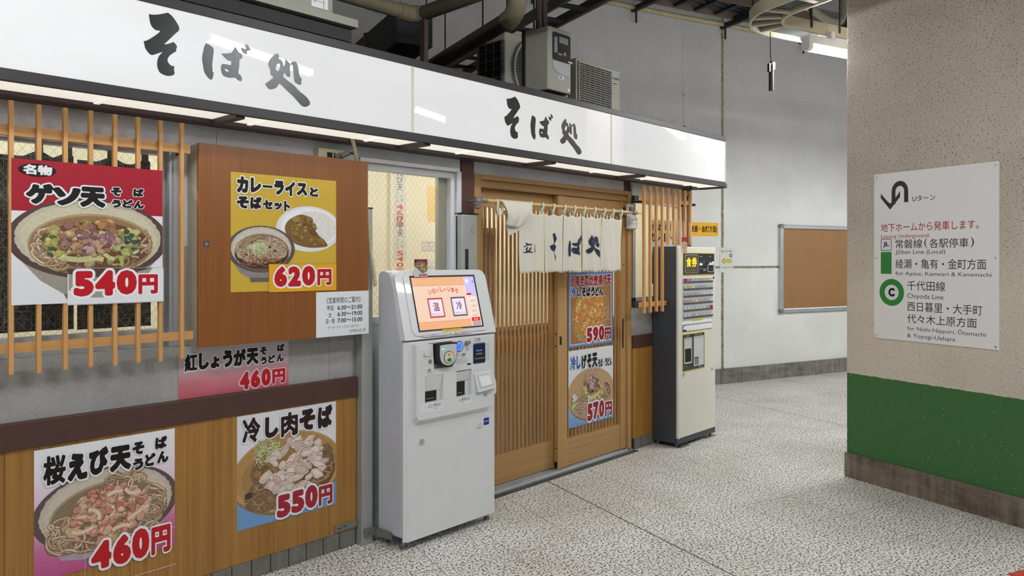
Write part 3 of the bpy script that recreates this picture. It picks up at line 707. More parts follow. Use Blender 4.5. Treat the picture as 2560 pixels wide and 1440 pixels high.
t_ = thing('power_outlet', 'cream power outlet box on the wall above the cabinet', 'outlet', (2.108, 3.335, 1.985))
part(MB().box(2.108, 2.262, 3.29, 3.335, 1.985, 2.064), 'box', 'ivory', t_, bev=.005)
part(MB().box(2.158, 2.188, 3.288, 3.2905, 2.02, 2.045).box(2.196, 2.206, 3.288, 3.2905, 2.02, 2.03).box(2.196, 2.206, 3.288, 3.2905, 2.036, 2.044), 'socket', 'black_plastic', t_)
t_ = thing('power_plug', 'grey plug and black lead in the cream outlet box', 'plug', (2.22, 3.26, 2.03))
part(MB().cyl((2.205, 3.286, 2.024), (2.225, 3.268, 2.030), .014, 14, .016).cyl((2.225, 3.268, 2.030), (2.262, 3.25, 2.045), .015, 14, .011), 'body', 'mid_grey', t_, smooth=True)
part(MB().tube(spline([(2.262, 3.25, 2.045), (2.285, 3.245, 2.045), (2.315, 3.25, 2.028), (2.325, 3.262, 2.0), (2.327, 3.27, 1.95)], 6, False), .0045, 8), 'lead', 'black_plastic', t_, smooth=True)
pts = spline([(2.264, 3.225, 2.117), (2.276, 3.227, 2.08), (2.302, 3.235, 2.0), (2.345, 3.245, 1.87), (2.372, 3.25, 1.76), (2.385, 3.25, 1.65), (2.392, 3.248, 1.55), (2.408, 3.242, 1.46), (2.42, 3.24, 1.36)], 28, False)
solo(MB().tube(pts, [.0105 if k % 2 else .0088 for k in range(len(pts))], 10), 'flexible_conduit', 'hose', 'beige ribbed conduit hose hanging beside the cabinet', 'conduit', (2.262, 3.22, 1.36), smooth=True)
t_ = thing('anchor_bracket', 'rusty steel angle bracket tying steel post to white ticket machine', 'bracket', (2.35, 3.262, .04))
part(MB().box(2.366, 2.450, 3.256, 3.262, .045, .085).box(2.4315, 2.4365, 3.12, 3.262, .045, .085), 'strap', 'galvanised', t_)
part(MB().cyl((2.385, 3.253, .065), (2.385, 3.257, .065), .006), 'bolt', 'chrome', t_)
t_ = thing('repair_plate', 'grey metal plate screwed on wood panel above the skirting tiles', 'plate', (2.212, 3.305, .098))
part(MB().box(2.212, 2.35, 3.302, 3.31, .098, .132), 'plate', 'galvanised', t_)
part(MB().box(2.228, 2.25, 3.301, 3.3025, .111, .116).box(2.262, 2.28, 3.301, 3.3025, .115, .12), 'slot', 'black_plastic', t_)

# ================================================================== POSTERS
BLK = (24, 20, 20); WHT = (232, 232, 234); RED = (188, 26, 34)
def poster(label, x, z, w, h, y, bg, draw, group=None, name='menu_poster', cat='poster', th=.0012, rot=None, mat='printed_ink', seed=1, sc=1.0):
    """a flat printed sheet: local x right, y into the wall, z up"""
    m = MB(); c = lin(bg); m.box(0, w * sc, -th, 0, 0, h * sc); m.c = [c] * 6
    org = (x, y, z) if not isinstance(x, tuple) else x
    o = solo(m, name, mat, label, cat, org, rot=0.0 if rot is None else rot, group=group)
    a = Art(w, h, th + 2e-5); draw(a, random.Random(seed))
    if sc != 1:
        for q in a.parts.values(): q.v = [(p[0] * sc, p[1], p[2] * sc) for p in q.v]
    a.build(o, mat)
    return o
SOBA = [(176, 150, 122), (166, 138, 112), (188, 164, 138), (150, 124, 100)]
SOBA_D = [(150, 120, 84), (136, 106, 74), (166, 138, 98), (124, 98, 70)]
def udon(a, b0, b1, h1, h2, out=(226, 226, 228), ow=.07, bold=.06):
    """the stacked small so-ba / u-do-n beside a dish name"""
    a.text('title_lettering', 'そ', (b0[0], b0[1], b0[0] + h1, b0[1] + h2), BLK, bold, out, ow)
    a.text('title_lettering', 'ば', (b1[0], b1[1], b1[0] + h1, b1[1] + h2), BLK, bold, out, ow)
def title(a, items, col=BLK, out=(230, 230, 232), bold=.075, ow=.08, part='title_lettering'):
    for s, b in items: k = .55 if s in '桜海老揚冷肉紅物' else 1; a.text(part, s, b, col, bold * k, out, ow)
def price(a, digits, yen, out=(236, 236, 238), col=RED):
    for s, b in digits: a.text('price_lettering', s, b, col, .075, out, .075)
    a.text('price_lettering', '円', yen, col, .055, out, .06)
def price_row(a, s, x0, y0, x1, y1, yen, dy=0, **k):
    n = len(s); w = (x1 - x0) / n
    price(a, [(c, (x0 + w * i + .002, y0 + dy * i, x0 + w * (i + 1) - .004, y1 + dy * i)) for i, c in enumerate(s)], yen, **k)

def bowl(a, rnd, cx, cy, rx, ry, rim, inner, broth, k=.90, bk=.80, bdy=-.018, foot=None, body=(150, 146, 138)):
    P = 'dish_picture'
    if foot:
        fy, fw = foot
        pts = [(cx + rx * math.cos(t), cy + ry * math.sin(t)) for t in [math.radians(180 + 180 * i / 30) for i in range(31)]]
        low = [(cx + rx * .97, cy - ry * .25), (cx + rx * .62, cy - ry * 1.02), (cx + fw, fy + .02), (cx + fw * .9, fy), (cx - fw * .9, fy), (cx - fw, fy + .02), (cx - rx * .62, cy - ry * 1.02), (cx - rx * .97, cy - ry * .25)]
        a.poly(P, low, body)
        a.poly(P, [(cx - fw, fy + .02), (cx + fw, fy + .02), (cx + fw * .9, fy), (cx - fw * .9, fy)], [v * .72 for v in body])
    a.ell(P, cx, cy, rx, ry, rim, 72)
    a.ell(P, cx, cy + .004, rx * k, ry * (k + .02), inner, 110, .012, rnd)
    a.ell(P, cx, cy + .004, rx * (k - .06), ry * (k - .06), [min(255, v * 1.05) for v in inner], 60)
    if broth:
        a.ell(P, cx + .004, cy + bdy, rx * bk * 1.03, ry * bk * 1.02, [v * .5 + w_ * .5 for v, w_ in zip(broth, inner)], 60)
        a.ell(P, cx + .004, cy + bdy - .003, rx * bk, ry * bk * .97, broth, 60)

# --- 540 yen squid tempura poster on the lattice
def d540(a, r):
    P = 'dish_picture'
    a.rect('background_print', 0, .345, .538, .535, (166, 30, 48))
    bowl(a, r, .27, .246, .287, .155, (84, 64, 60), (196, 188, 162), (150, 116, 74), .905, .76, -.022, (.016, .10), (158, 152, 142))
    a.ell(P, .285, .220, .205, .092, (112, 72, 44), 50)
    a.noodles(P, 26, .125, .215, .066, .072, .0062, SOBA, r, 2.2); a.noodles(P, 16, .44, .235, .055, .062, .0062, SOBA, r, 2.2)
    a.noodles(P, 8, .21, .15, .10, .03, .0058, SOBA_D, r, 1.2); a.noodles(P, 6, .39, .16, .06, .03, .0055, SOBA_D, r, 1.2)
    a.blobs(P, 60, .265, .235, .165, .088, [(186, 176, 118), (170, 160, 98), (200, 190, 140), (150, 142, 86), (176, 166, 112)], .012, .03, r)
    a.blobs(P, 30, .15, .225, .05, .05, [(190, 180, 96), (176, 166, 100), (160, 152, 92), (70, 92, 58)], .008, .018, r)
    a.blobs(P, 34, .40, .235, .05, .055, [(190, 192, 120), (168, 172, 96), (60, 92, 76), (46, 74, 60), (200, 200, 150)], .007, .018, r)
    a.strip(P, spline([(.18, .17), (.23, .165), (.28, .172), (.31, .165)], 5, False), .010, (196, 192, 140)); a.strip(P, spline([(.30, .20), (.33, .175), (.35, .168)], 5, False), .008, (200, 200, 150))
    a.strip(P, spline([(.372, .172), (.378, .155), (.372, .142)], 5, False), .007, (150, 190, 96))
    a.blobs(P, 54, .255, .255, .105, .068, [(176, 136, 98), (160, 116, 82), (190, 156, 120), (150, 108, 92), (138, 92, 78)], .008, .024, r)
    a.blobs(P, 30, .285, .245, .07, .045, [(146, 104, 112), (170, 132, 140), (122, 80, 92), (186, 156, 160)], .006, .018, r)
    a.blobs(P, 14, .315, .315, .045, .015, [(178, 132, 86), (158, 108, 66), (192, 150, 104)], .008, .018, r)
    for i in range(14): a.ell(P, r.uniform(.14, .2), r.uniform(.18, .25), .0035, .0025, (52, 74, 48), 8)
    a.ell('title_lettering', .0825, .498, .0615, .0235, BLK, 48)
    a.text('title_lettering', '名物', (.036, .480, .131, .517), WHT, .055)
    title(a, [('ゲ', (.045, .372, .135, .449)), ('ソ', (.132, .371, .228, .440)), ('天', (.226, .369, .316, .448)), ('そ', (.336, .418, .376, .453)), ('ば', (.420, .420, .461, .454)), ('う', (.339, .372, .374, .404)), ('ど', (.379, .373, .420, .406)), ('ん', (.422, .372, .462, .404))], bold=.085, ow=.075)
    a.clip = False
    a.d = a.top + 2e-4
    a.rect('price_card', .182, -.008, .540, .134, (226, 226, 229))
    a.poly('price_card', [(.186, .134), (.186, .050), (.27, .018), (.31, .018), (.42, .07), (.47, .10), (.50, .134)], (158, 152, 142))
    a.poly('price_card', [(.182, .134), (.182, .112), (.27, .096), (.40, .108), (.50, .134)], (84, 64, 60))
    a.rect('price_card', .182, .132, .540, .134, (170, 168, 168)); a.rect('price_card', .182, -.008, .540, -.004, (196, 196, 200))
    price(a, [('5', (.203, .024, .274, .122)), ('4', (.279, .024, .352, .124)), ('0', (.357, .026, .434, .124))], (.440, .026, .517, .106))
poster('red and white 540 yen noodle bowl poster tied on the window lattice', .764, 1.334, .537, .535, 3.194, (226, 226, 229), d540, seed=3)

# --- 620 yen curry set poster
def d620(a, r):
    P = 'dish_picture'; Y = (206, 172, 62)
    a.ell('plate_print', .400, .294, .178, .110, (224, 224, 226), 64); a.ell('plate_print', .405, .300, .158, .095, (236, 236, 238), 64)
    a.ell(P, .42, .30, .13, .082, (228, 226, 220), 60, .02, r)
    cur = spline([(.268, .290), (.28, .325), (.32, .352), (.36, .362), (.40, .352), (.42, .335), (.41, .315), (.43, .29), (.455, .262), (.485, .24), (.50, .212), (.44, .204), (.38, .206), (.32, .222), (.285, .25)], 5)
    a.poly(P, cur, (128, 98, 40))
    a.blobs(P, 40, .365, .30, .065, .05, [(150, 116, 56), (128, 96, 40), (166, 132, 72), (110, 82, 36)], .006, .02, r)
    a.blobs(P, 16, .44, .235, .045, .022, [(150, 112, 54), (128, 92, 44), (170, 130, 76)], .005, .012, r)
    bowl(a, r, .151, .194, .169, .108, (92, 82, 84), (198, 190, 176), (110, 76, 54), .89, .78, -.014, (.043, .062), (142, 136, 134))
    a.ell(P, .15, .172, .132, .066, (74, 46, 36), 50)
    a.noodles(P, 78, .150, .192, .128, .062, .0042, SOBA, r, 1.5)
    a.noodles(P, 10, .15, .135, .10, .02, .0034, [(120, 84, 50), (140, 100, 62)], r, 1.5)
    NEG = [(206, 212, 176), (190, 204, 146), (226, 230, 206), (168, 190, 116)]
    for i in range(90):
        t = r.uniform(0, 6.28); q = r.random() ** .6; x, y = .128 + .047 * q * math.cos(t), .198 + .031 * q * math.sin(t); b = r.uniform(0, 6.28); l = r.uniform(.008, .02)
        a.strip(P, spline([(x, y), (x + l * math.cos(b), y + l * math.sin(b)), (x + l * 1.6 * math.cos(b + .7), y + l * 1.6 * math.sin(b + .7))], 3, False), .0012, r.choice(NEG))
    for i, (c, x0, x1, y0, y1) in enumerate([('カ', .028, .083, .447, .521), ('レ', .094, .146, .451, .520), ('ー', .153, .203, .478, .490), ('ラ', .212, .262, .449, .516), ('イ', .268, .320, .447, .516), ('ス', .330, .386, .453, .514), ('と', .400, .448, .452, .497)]):
        a.text('title_lettering', c, (x0, y0, x1, y1), BLK, .08, (236, 236, 230), .075)
    title(a, [('そ', (.027, .377, .086, .432)), ('ば', (.092, .377, .148, .434)), ('セ', (.155, .379, .204, .421)), ('ッ', (.212, .379, .252, .413)), ('ト', (.262, .374, .294, .423))], bold=.08, ow=.075)
    a.d = a.top + 2e-4; a.clip = False
    a.rect('price_card', .184, -.006, .551, .126, (226, 168, 38))
    a.rect('price_card', .184, .124, .551, .126, (176, 132, 40)); a.rect('price_card', .184, -.006, .186, .126, (196, 150, 40))
    price(a, [('6', (.212, .018, .278, .114)), ('2', (.284, .018, .352, .114)), ('0', (.358, .020, .430, .116))], (.442, .020, .523, .100))
poster('yellow 620 yen curry and noodle set poster on the wall cabinet door', 1.605, 1.354, .551, .538, 3.2096, (206, 172, 62), d620, seed=5)

# --- opening hours notice
def dhours(a, r):
    K = (30, 30, 32)
    def t(s, b, bo=.012): a.text('lettering', s, b, K, bo)
    t('《営業時間のご案内》', (.058, .163, .262, .195), .006)
    t('平日', (.060, .129, .097, .153), .02); t('6:30～21:00', (.122, .130, .272, .152), .02)
    t('土', (.069, .097, .089, .119), .02); t('6:30～19:00', (.122, .098, .272, .120), .02)
    t('日・祝', (.056, .065, .106, .089), .02); t('7:00～15:00', (.122, .066, .272, .088), .02)
    t('オーダーストップは５分前です。', (.066, .037, .254, .052), 0)
    t('北千住そば１号', (.194, .011, .292, .029), .01)
poster('white opening hours notice on the lower corner of the wall cabinet', 2.042, 1.118, .312, .222, 3.2092, (230, 231, 233), dhours, name='opening_hours_notice', cat='notice')

# --- 460 yen red ginger poster, half hidden under the cabinet
def dbeni(a, r):
    a.grad('background_print', 0, 0, .539, .236, [(0, (196, 98, 110)), (.3, (204, 122, 132)), (.62, (196, 178, 182)), (1, (206, 206, 210))])
    title(a, [('紅', (.028, .124, .084, .202)), ('し', (.092, .126, .138, .202)), ('ょ', (.146, .126, .188, .180)), ('う', (.204, .124, .250, .204)), ('が', (.256, .124, .316, .204)), ('天', (.320, .124, .380, .203)),
              ('そ', (.388, .166, .424, .203)), ('ば', (.478, .174, .517, .209)), ('う', (.390, .120, .424, .155)), ('ど', (.430, .122, .468, .160)), ('ん', (.474, .124, .514, .162))], bold=.075, ow=.07)
    price_row(a, '460', .284, .012, .448, .094, (.452, .020, .522, .090), .002, out=(214, 200, 206))
poster('pink 460 yen red ginger poster pasted below the wall cabinet', 1.426, .879, .539, .236, 3.3342, (206, 206, 210), dbeni)

# --- 460 yen sakura shrimp poster
def dsakura(a, r):
    P = 'dish_picture'
    a.grad('background_print', 0, 0, .534, .505, [(0, (190, 84, 138)), (.22, (200, 112, 158)), (.5, (222, 186, 206)), (.78, (234, 226, 232)), (1, (236, 236, 238))])
    bowl(a, r, .268, .226, .278, .166, (96, 80, 80), (196, 186, 168), (140, 120, 94), .91, .78, -.022, (.02, .10), (178, 160, 170))
    a.noodles(P, 34, .10, .15, .065, .075, .0066, SOBA, r, 2.4); a.noodles(P, 30, .44, .20, .06, .085, .0066, SOBA, r, 2.4); a.noodles(P, 26, .27, .112, .19, .05, .0066, SOBA, r, 1.4)
    a.noodles(P, 14, .34, .335, .09, .04, .006, SOBA, r, 1.4)
    a.blobs(P, 60, .265, .200, .155, .115, [(206, 172, 140), (196, 160, 120), (214, 186, 156), (206, 150, 130)], .014, .034, r)
    a.blobs(P, 110, .275, .215, .145, .105, [(200, 140, 118), (210, 158, 134), (186, 120, 100), (218, 178, 152), (204, 150, 134)], .007, .022, r)
    for pts in ([(.19, .235), (.215, .225), (.23, .205), (.228, .185)], [(.33, .29), (.345, .27), (.37, .262), (.39, .268)], [(.13, .16), (.16, .15), (.19, .155), (.21, .165)], [(.34, .16), (.37, .175), (.40, .19), (.425, .20)], [(.26, .275), (.29, .285), (.32, .282)], [(.28, .13), (.32, .14), (.35, .13)]):
        a.strip(P, spline(pts, 5, False), .009, (214, 178, 150)); a.strip(P, spline(pts, 5, False), .005, (232, 210, 186))
    title(a, [('桜', (.030, .362, .108, .476)), ('え', (.115, .362, .186, .470)), ('び', (.192, .368, .264, .478)), ('天', (.270, .366, .352, .470)), ('そ', (.358, .420, .406, .474)), ('ば', (.450, .428, .500, .480)), ('う', (.360, .356, .402, .404)), ('ど', (.408, .362, .452, .416)), ('ん', (.458, .366, .506, .416))], bold=.08, ow=.075)
    a.d = a.top + 2e-4; a.clip = False
    a.strip('price_card', [(.178, .078), (.538, .078)], .0008, (214, 190, 200)); a.strip('price_card', [(.178, -.085), (.178, .078)], .0008, (214, 190, 200)); a.strip('price_card', [(.178, -.085), (.538, -.085)], .0012, (226, 200, 212))
    price(a, [('4', (.200, -.016, .276, .096)), ('6', (.282, -.020, .352, .100)), ('0', (.356, -.018, .426, .108))], (.434, -.020, .515, .098))
poster('pink 460 yen shrimp tempura poster at the left end of wood panelling', .866, .262, .534, .505, 3.3092, (234, 230, 234), dsakura, seed=9)

# --- 550 yen cold meat soba poster, taped round its edges
def dniku(a, r):
    P = 'dish_picture'
    a.poly('background_print', [(0, 0), (.536, 0), (.536, .135), (0, .135)], (112, 158, 206))
    a.ell(P, .268, .220, .302, .198, (150, 112, 66), 72); a.ell(P, .268, .226, .300, .190, (196, 158, 102), 72)
    a.ell(P, .268, .236, .286, .172, (182, 142, 86), 72); a.ell(P, .27, .222, .25, .135, (170, 130, 76), 60)
    a.ell(P, .43, .20, .10, .10, (126, 84, 52), 40)
    a.noodles(P, 60, .15, .135, .11, .075, .0046, SOBA_D, r, 1.6); a.noodles(P, 50, .44, .235, .09, .10, .0046, SOBA_D, r, 1.6); a.noodles(P, 30, .29, .11, .16, .05, .0044, SOBA_D, r, 1.2)
    a.noodles(P, 18, .15, .25, .08, .07, .0046, SOBA_D, r, 1.4)
    a.ell(P, .055, .150, .022, .014, (66, 60, 40), 16, .2, r)
    GR = [(196, 206, 150), (164, 186, 96), (220, 226, 190), (142, 172, 72), (206, 214, 170)]
    for i in range(110):
        t = r.uniform(0, 6.28); q = r.random() ** .6; x, y = .150 + .065 * q * math.cos(t), .348 + .050 * q * math.sin(t); b = r.uniform(0, 6.28); l = r.uniform(.008, .022)
        a.strip(P, spline([(x, y), (x + l * math.cos(b), y + l * math.sin(b)), (x + l * 1.5 * math.cos(b + .9), y + l * 1.5 * math.sin(b + .9))], 3, False), .0017, r.choice(GR))
    def slice_(x, y, w, h, rot):
        n = 9; pts = []
        for i in range(n):
            t = 6.283 * i / n; k = r.uniform(.75, 1.12); px, py = w * k * math.cos(t), h * k * math.sin(t)
            pts.append((x + px * math.cos(rot) - py * math.sin(rot), y + px * math.sin(rot) + py * math.cos(rot)))
        c = r.choice([(214, 196, 184), (224, 208, 198), (204, 182, 168), (218, 200, 190)])
        a.poly(P, [(q[0] + .002, q[1] - .003) for q in pts], (138, 108, 90)); a.poly(P, pts, c)
        cx_, cy_ = sum(q[0] for q in pts) / n, sum(q[1] for q in pts) / n
        a.poly(P, [(cx_ + (q[0] - cx_) * .6 - .002, cy_ + (q[1] - cy_) * .55 + .004) for q in pts], [min(255, v * 1.06) for v in c])
        a.strip(P, [pts[1], pts[2], pts[3]], .0012, (182, 146, 126))
    L = [(r.uniform(-1, 1), r.uniform(-1, 1)) for i in range(90)]; L = sorted([q for q in L if q[0] ** 2 + q[1] ** 2 < 1], key=lambda q: -q[1])
    for q in L: slice_(.295 + q[0] * .165 + q[1] * .02, .245 + q[1] * .135, r.uniform(.022, .048), r.uniform(.014, .026), r.uniform(-.8, .9))
    title(a, [('冷', (.024, .398, .114, .516)), ('し', (.138, .404, .208, .506)), ('肉', (.222, .396, .314, .512)), ('そ', (.322, .408, .412, .514)), ('ば', (.426, .404, .512, .518))], col=(44, 28, 26), bold=.08, ow=.06)
    price(a, [('5', (.200, -.012 + .02, .274, .118)), ('5', (.278, .012, .350, .122)), ('0', (.354, .016, .426, .130))], (.432, .012, .513, .112), col=(160, 40, 52))
o_ = poster('white and blue 550 yen cold meat noodle poster taped to wood panelling', 1.686, .243, .536, .530, 3.3092, (228, 228, 231), dniku, seed=12)
m_ = MB()
for x0, x1, z0, z1 in ((1.640, 2.258, .776, .796), (1.640, 1.658, .235, .776), (2.226, 2.246, .25, .776), (1.668, 2.252, .206, .242)):
    m_.box(x0, x1, 3.3072, 3.3086, z0, z1)
part(m_, 'clear_tape', 'tape_clear', o_, 'glossy clear tape strips')

# --- two posters hung on the sliding door
def d590(a, r):
    P = 'dish_picture'
    a.rect(P, .016, .016, .523, .523, (226, 224, 222)); a.rect(P, .022, .022, .518, .518, (164, 116, 66))
    a.ell(P, .27, .20, .235, .19, (176, 128, 74), 60); a.clip = True
    a.noodles(P, 34, .44, .22, .06, .15, .0042, SOBA, r, 2.2); a.noodles(P, 20, .09, .20, .04, .13, .004, SOBA, r, 2.0); a.noodles(P, 12, .16, .07, .06, .03, .004, SOBA, r, 1.5)
    a.poly(P, rrect(.075, .43, .07, .385, .09, 7), (196, 146, 66))
    a.blobs(P, 170, .255, .225, .165, .145, [(208, 158, 84), (214, 168, 96), (200, 148, 74), (218, 176, 108), (206, 146, 84)], .012, .034, r)
    a.blobs(P, 40, .26, .22, .15, .13, [(208, 128, 76), (212, 140, 90)], .008, .02, r)
    cs = '小海老のかき揚げ天'; w = .500 / len(cs)
    title(a, [(c, (.018 + w * i, .438, .018 + w * i + w * .94, .520)) for i, c in enumerate(cs)], col=(160, 30, 46), bold=.065, ow=.06)
    title(a, [('冷', (.020, .362, .084, .432)), ('し', (.094, .364, .146, .430))], col=(34, 84, 160), bold=.075, ow=.07)
    w = .32 / 6
    title(a, [(c, (.152 + w * i, .360, .152 + w * i + w * .93, .430)) for i, c in enumerate('そばうどん')], bold=.075, ow=.07)
    price_row(a, '590', .208, .022, .432, .130, (.434, .030, .514, .118), .003, col=(150, 30, 44))
poster('blue bordered 590 yen shrimp fritter poster, upper one on the sliding door', 4.214, .868, .540, .540, 3.3765, (96, 140, 200), d590, seed=15)
def d570(a, r):
    P = 'dish_picture'
    a.grad('background_print', 0, 0, .542, .545, [(0, (110, 156, 204)), (.22, (140, 176, 212)), (.3, (214, 220, 226)), (1, (226, 226, 228))])
    a.ell(P, .272, .214, .288, .192, (146, 114, 80), 72); a.ell(P, .272, .222, .286, .186, (200, 168, 128), 72); a.ell(P, .272, .232, .268, .166, (178, 144, 104), 72); a.ell(P, .272, .236, .262, .158, (192, 158, 118), 72)
    a.ell(P, .45, .20, .06, .08, (128, 84, 48), 30)
    a.noodles(P, 70, .20, .135, .13, .075, .0045, SOBA, r, 1.6); a.noodles(P, 50, .40, .19, .10, .09, .0045, SOBA, r, 1.6); a.noodles(P, 20, .28, .33, .10, .06, .004, SOBA, r, 1.4)
    a.blobs(P, 70, .285, .225, .135, .085, [(190, 176, 112), (206, 194, 136), (176, 158, 96), (160, 140, 84)], .012, .028, r)
    a.blobs(P, 40, .28, .275, .10, .06, [(176, 138, 104), (192, 160, 128), (150, 108, 82), (120, 84, 70)], .008, .02, r)
    a.blobs(P, 26, .275, .30, .055, .045, [(176, 140, 144), (196, 166, 164), (146, 104, 112)], .008, .02, r)
    a.ell(P, .28, .232, .02, .012, (66, 44, 40), 20, .2, r)
    a.strip(P, spline([(.22, .205), (.27, .19), (.33, .20), (.37, .225)], 6, False), .009, (214, 206, 160))
    a.blobs(P, 14, .062, .165, .045, .04, [(186, 200, 120), (206, 214, 160), (164, 182, 92)], .008, .018, r); a.blobs(P, 12, .062, .205, .04, .025, [(226, 226, 220), (214, 214, 206)], .008, .018, r)
    title(a, [('冷', (.018, .412, .080, .514)), ('し', (.090, .414, .134, .510))], col=(30, 86, 168), bold=.075, ow=.06)
    title(a, [('げ', (.148, .408, .208, .512)), ('そ', (.214, .408, .270, .514)), ('天', (.276, .404, .340, .516))], bold=.075, ow=.06)
    title(a, [(c, (.350 + .0295 * i, .402, .350 + .0295 * i + .027, .462)) for i, c in enumerate('そば・うどん') if c != '・'] + [('・', (.412, .425, .424, .437))], bold=.065, ow=.05)
    price_row(a, '570', .214, .016, .432, .146, (.438, .022, .526, .130), .003, col=(150, 30, 44))
poster('570 yen cold squid noodle poster, lower one on the sliding door', 4.214, .293, .545, .552, 3.3765, (226, 226, 228), d570, seed=21)

# --- handwritten menu strips and notices inside the shop
def strip_menu(main, pr, side=True):
    def d(a, r):
        K = (70, 68, 66); R = (196, 60, 52); W_ = a.w; y = a.h - .014
        for c in main: a.text('lettering', c, (W_ * .28, y - .054, W_ * .78, y), K, .01); y -= .061
        y -= .006
        for i, (l, m) in enumerate(zip('うどん', ' そば')):
            a.text('lettering', l, (W_ * .22, y - .022, W_ * .44, y), K); y2 = y - .010
            if m != ' ': a.text('lettering', m, (W_ * .56, y - .012, W_ * .78, y + .010), K)
            y -= .030
        y -= .010
        for c in pr: a.text('lettering', c, (W_ * .25, y - .040, W_ * .78, y), R, .012); y -= .048
    return d
for x, z, h, mn, pr, lb in ((3.838, 1.894, 0.362, 'えび天', '460円', 'upper of two white vertical menu strips inside the middle window, 460 yen'), (3.841, 1.497, 0.379, 'げそ天', '540円', 'lower white vertical menu strip inside the middle window, reading 540 yen')):
    poster(lb, x, z, .132, h, 4.8998, (226, 226, 222), strip_menu(mn, pr), name='menu_strip', cat='menu strip')
def dwakame(a, r):
    y = .235
    for c in 'わかめ': a.text('lettering', c, (.098, y - .04, .138, y), (90, 84, 76)); y -= .055
    y -= .0
    for c in '430円': a.text('lettering', c, (.100, y - .026, .138, y), (206, 110, 70), .01); y -= .03
poster('orange paper menu sheet inside middle window near its right edge', 4.205, 1.822, .146, .262, 4.8998, (240, 206, 138), dwakame, sc=1.1667, name='menu_strip', cat='menu strip')
def dsmall(a, r):
    a.rect('lettering', .008, .008, .135, .070, (206, 60, 50)); a.rect('lettering', .011, .011, .132, .067, (232, 232, 230))
    a.text('lettering', 'お願い', (.05, .054, .092, .066), (80, 80, 80)); a.text('lettering', '店内での飲食をお断り', (.018, .034, .126, .046), RED); a.text('lettering', 'しております。', (.034, .018, .104, .028), (90, 90, 90))
poster('small white notice with red frame inside the middle window', 4.137, 1.565, .143, .082, 4.8998, (232, 232, 230), dsmall, sc=1.1667, name='notice_sheet', cat='notice')
def dfine(a, r):
    for i, s in enumerate(('お客様へ', '釣銭切れの場合は、', '係員までお申し付け下さい')): a.text('lettering', s, (.02, .105 - i * .03, .02 + .05 * (i + 1), .118 - i * .03), (110, 108, 104))
poster('white sheet of fine print inside the middle window behind the machine top', 4.142, 1.337, .16, .14, 4.8998, (232, 231, 226), dfine, sc=1.1667, name='notice_sheet', cat='notice')
def dglass(a, r):
    K = (120, 118, 112)
    for i in range(4): a.text('lettering', ('ラストオーダーは', '閉店の５分前です', 'ございます', 'お願い')[i], (.015, .53 - i * .022, .13 - i * .01, .543 - i * .022), K)
    a.text('lettering', '営業時間のご', (.012, .400, .135, .425), K, .01)
    for i, s in enumerate(('平 6:30', '土 6:30', '日 7:00')): a.text('lettering', s, (.012, .350 - i * .035, .105, .372 - i * .035), K, .015)
    for i in range(4): a.text('lettering', ('食券をお求め', '下さいませ。', 'お支払いは', '券売機へ')[i], (.02, .15 - i * .024, .12, .164 - i * .024), K)
poster('tall white hours sheet behind the left door slats', 3.405, 1.125, .145, .58, 3.4535, (226, 222, 204), dglass, name='notice_sheet', cat='notice')
def dcurry(a, r):
    P = 'dish_picture'
    a.rect(P, 0, .36, .34, .51, (226, 206, 84)); a.rect(P, 0, 0, .34, .12, (226, 206, 84))
    a.ell(P, .17, .20, .15, .12, (214, 196, 160), 40); a.blobs(P, 40, .17, .20, .12, .09, [(150, 110, 66), (170, 130, 84), (190, 150, 100)], .01, .025, r)
    title(a, [(c, (.012 + .054 * i, .44, .012 + .054 * i + .048, .50)) for i, c in enumerate('おそばさんの')], bold=.065, ow=.06)
    title(a, [(c, (.012 + .08 * i, .345, .012 + .08 * i + .07, .425)) for i, c in enumerate('カレーライ')], bold=.065, ow=.06)
poster('white and yellow curry rice poster inside the right window', 5.29, 1.30, .34, .53, 3.3875, (228, 226, 216), dcurry, seed=31)

# ================================================================== NOREN
t_ = thing('curtain_rod', 'bamboo rod on two chrome brackets across the sliding door', 'rod', (3.16, 3.20, 1.855))
part(MB().cyl((3.20, 3.20, 1.855), (4.70, 3.20, 1.853), .0105, 14).cyl((4.70, 3.20, 1.853), (4.885, 3.20, 1.853), .008, 12, .005), 'rod', 'bamboo', t_, smooth=True)
for x in (3.45, 3.78, 4.11, 4.44): part(MB().cyl((x - .003, 3.20, 1.8545), (x + .003, 3.20, 1.8545), .0118, 14), 'node', 'bamboo', t_)
for x, e in ((3.185, 'end clamp'), (4.79, 'end clamp')):
    k_ = part(MB().cyl((x - .022, 3.20, 1.855), (x + .022, 3.20, 1.855), .017, 18).cyl((x, 3.21, 1.855), (x, 3.36 if x < 4 else 3.364, 1.855), .008, 12), 'bracket', 'galvanised', t_, smooth=True)
    part(MB().box(x + .100 - .014 if x < 4 else x + .155, x + .114 + .014 if x < 4 else x + .18, 3.352, 3.362, 1.82, 1.89).box(x if x < 4 else x - .005, x + .12 if x < 4 else x + .165, 3.348, 3.356, 1.845, 1.865), 'wall_plate', 'galvanised', k_)
part(MB().cyl((3.135, 3.20, 1.855), (3.163, 3.20, 1.855), .010, 14), 'end_cap', 'chrome', t_, smooth=True)

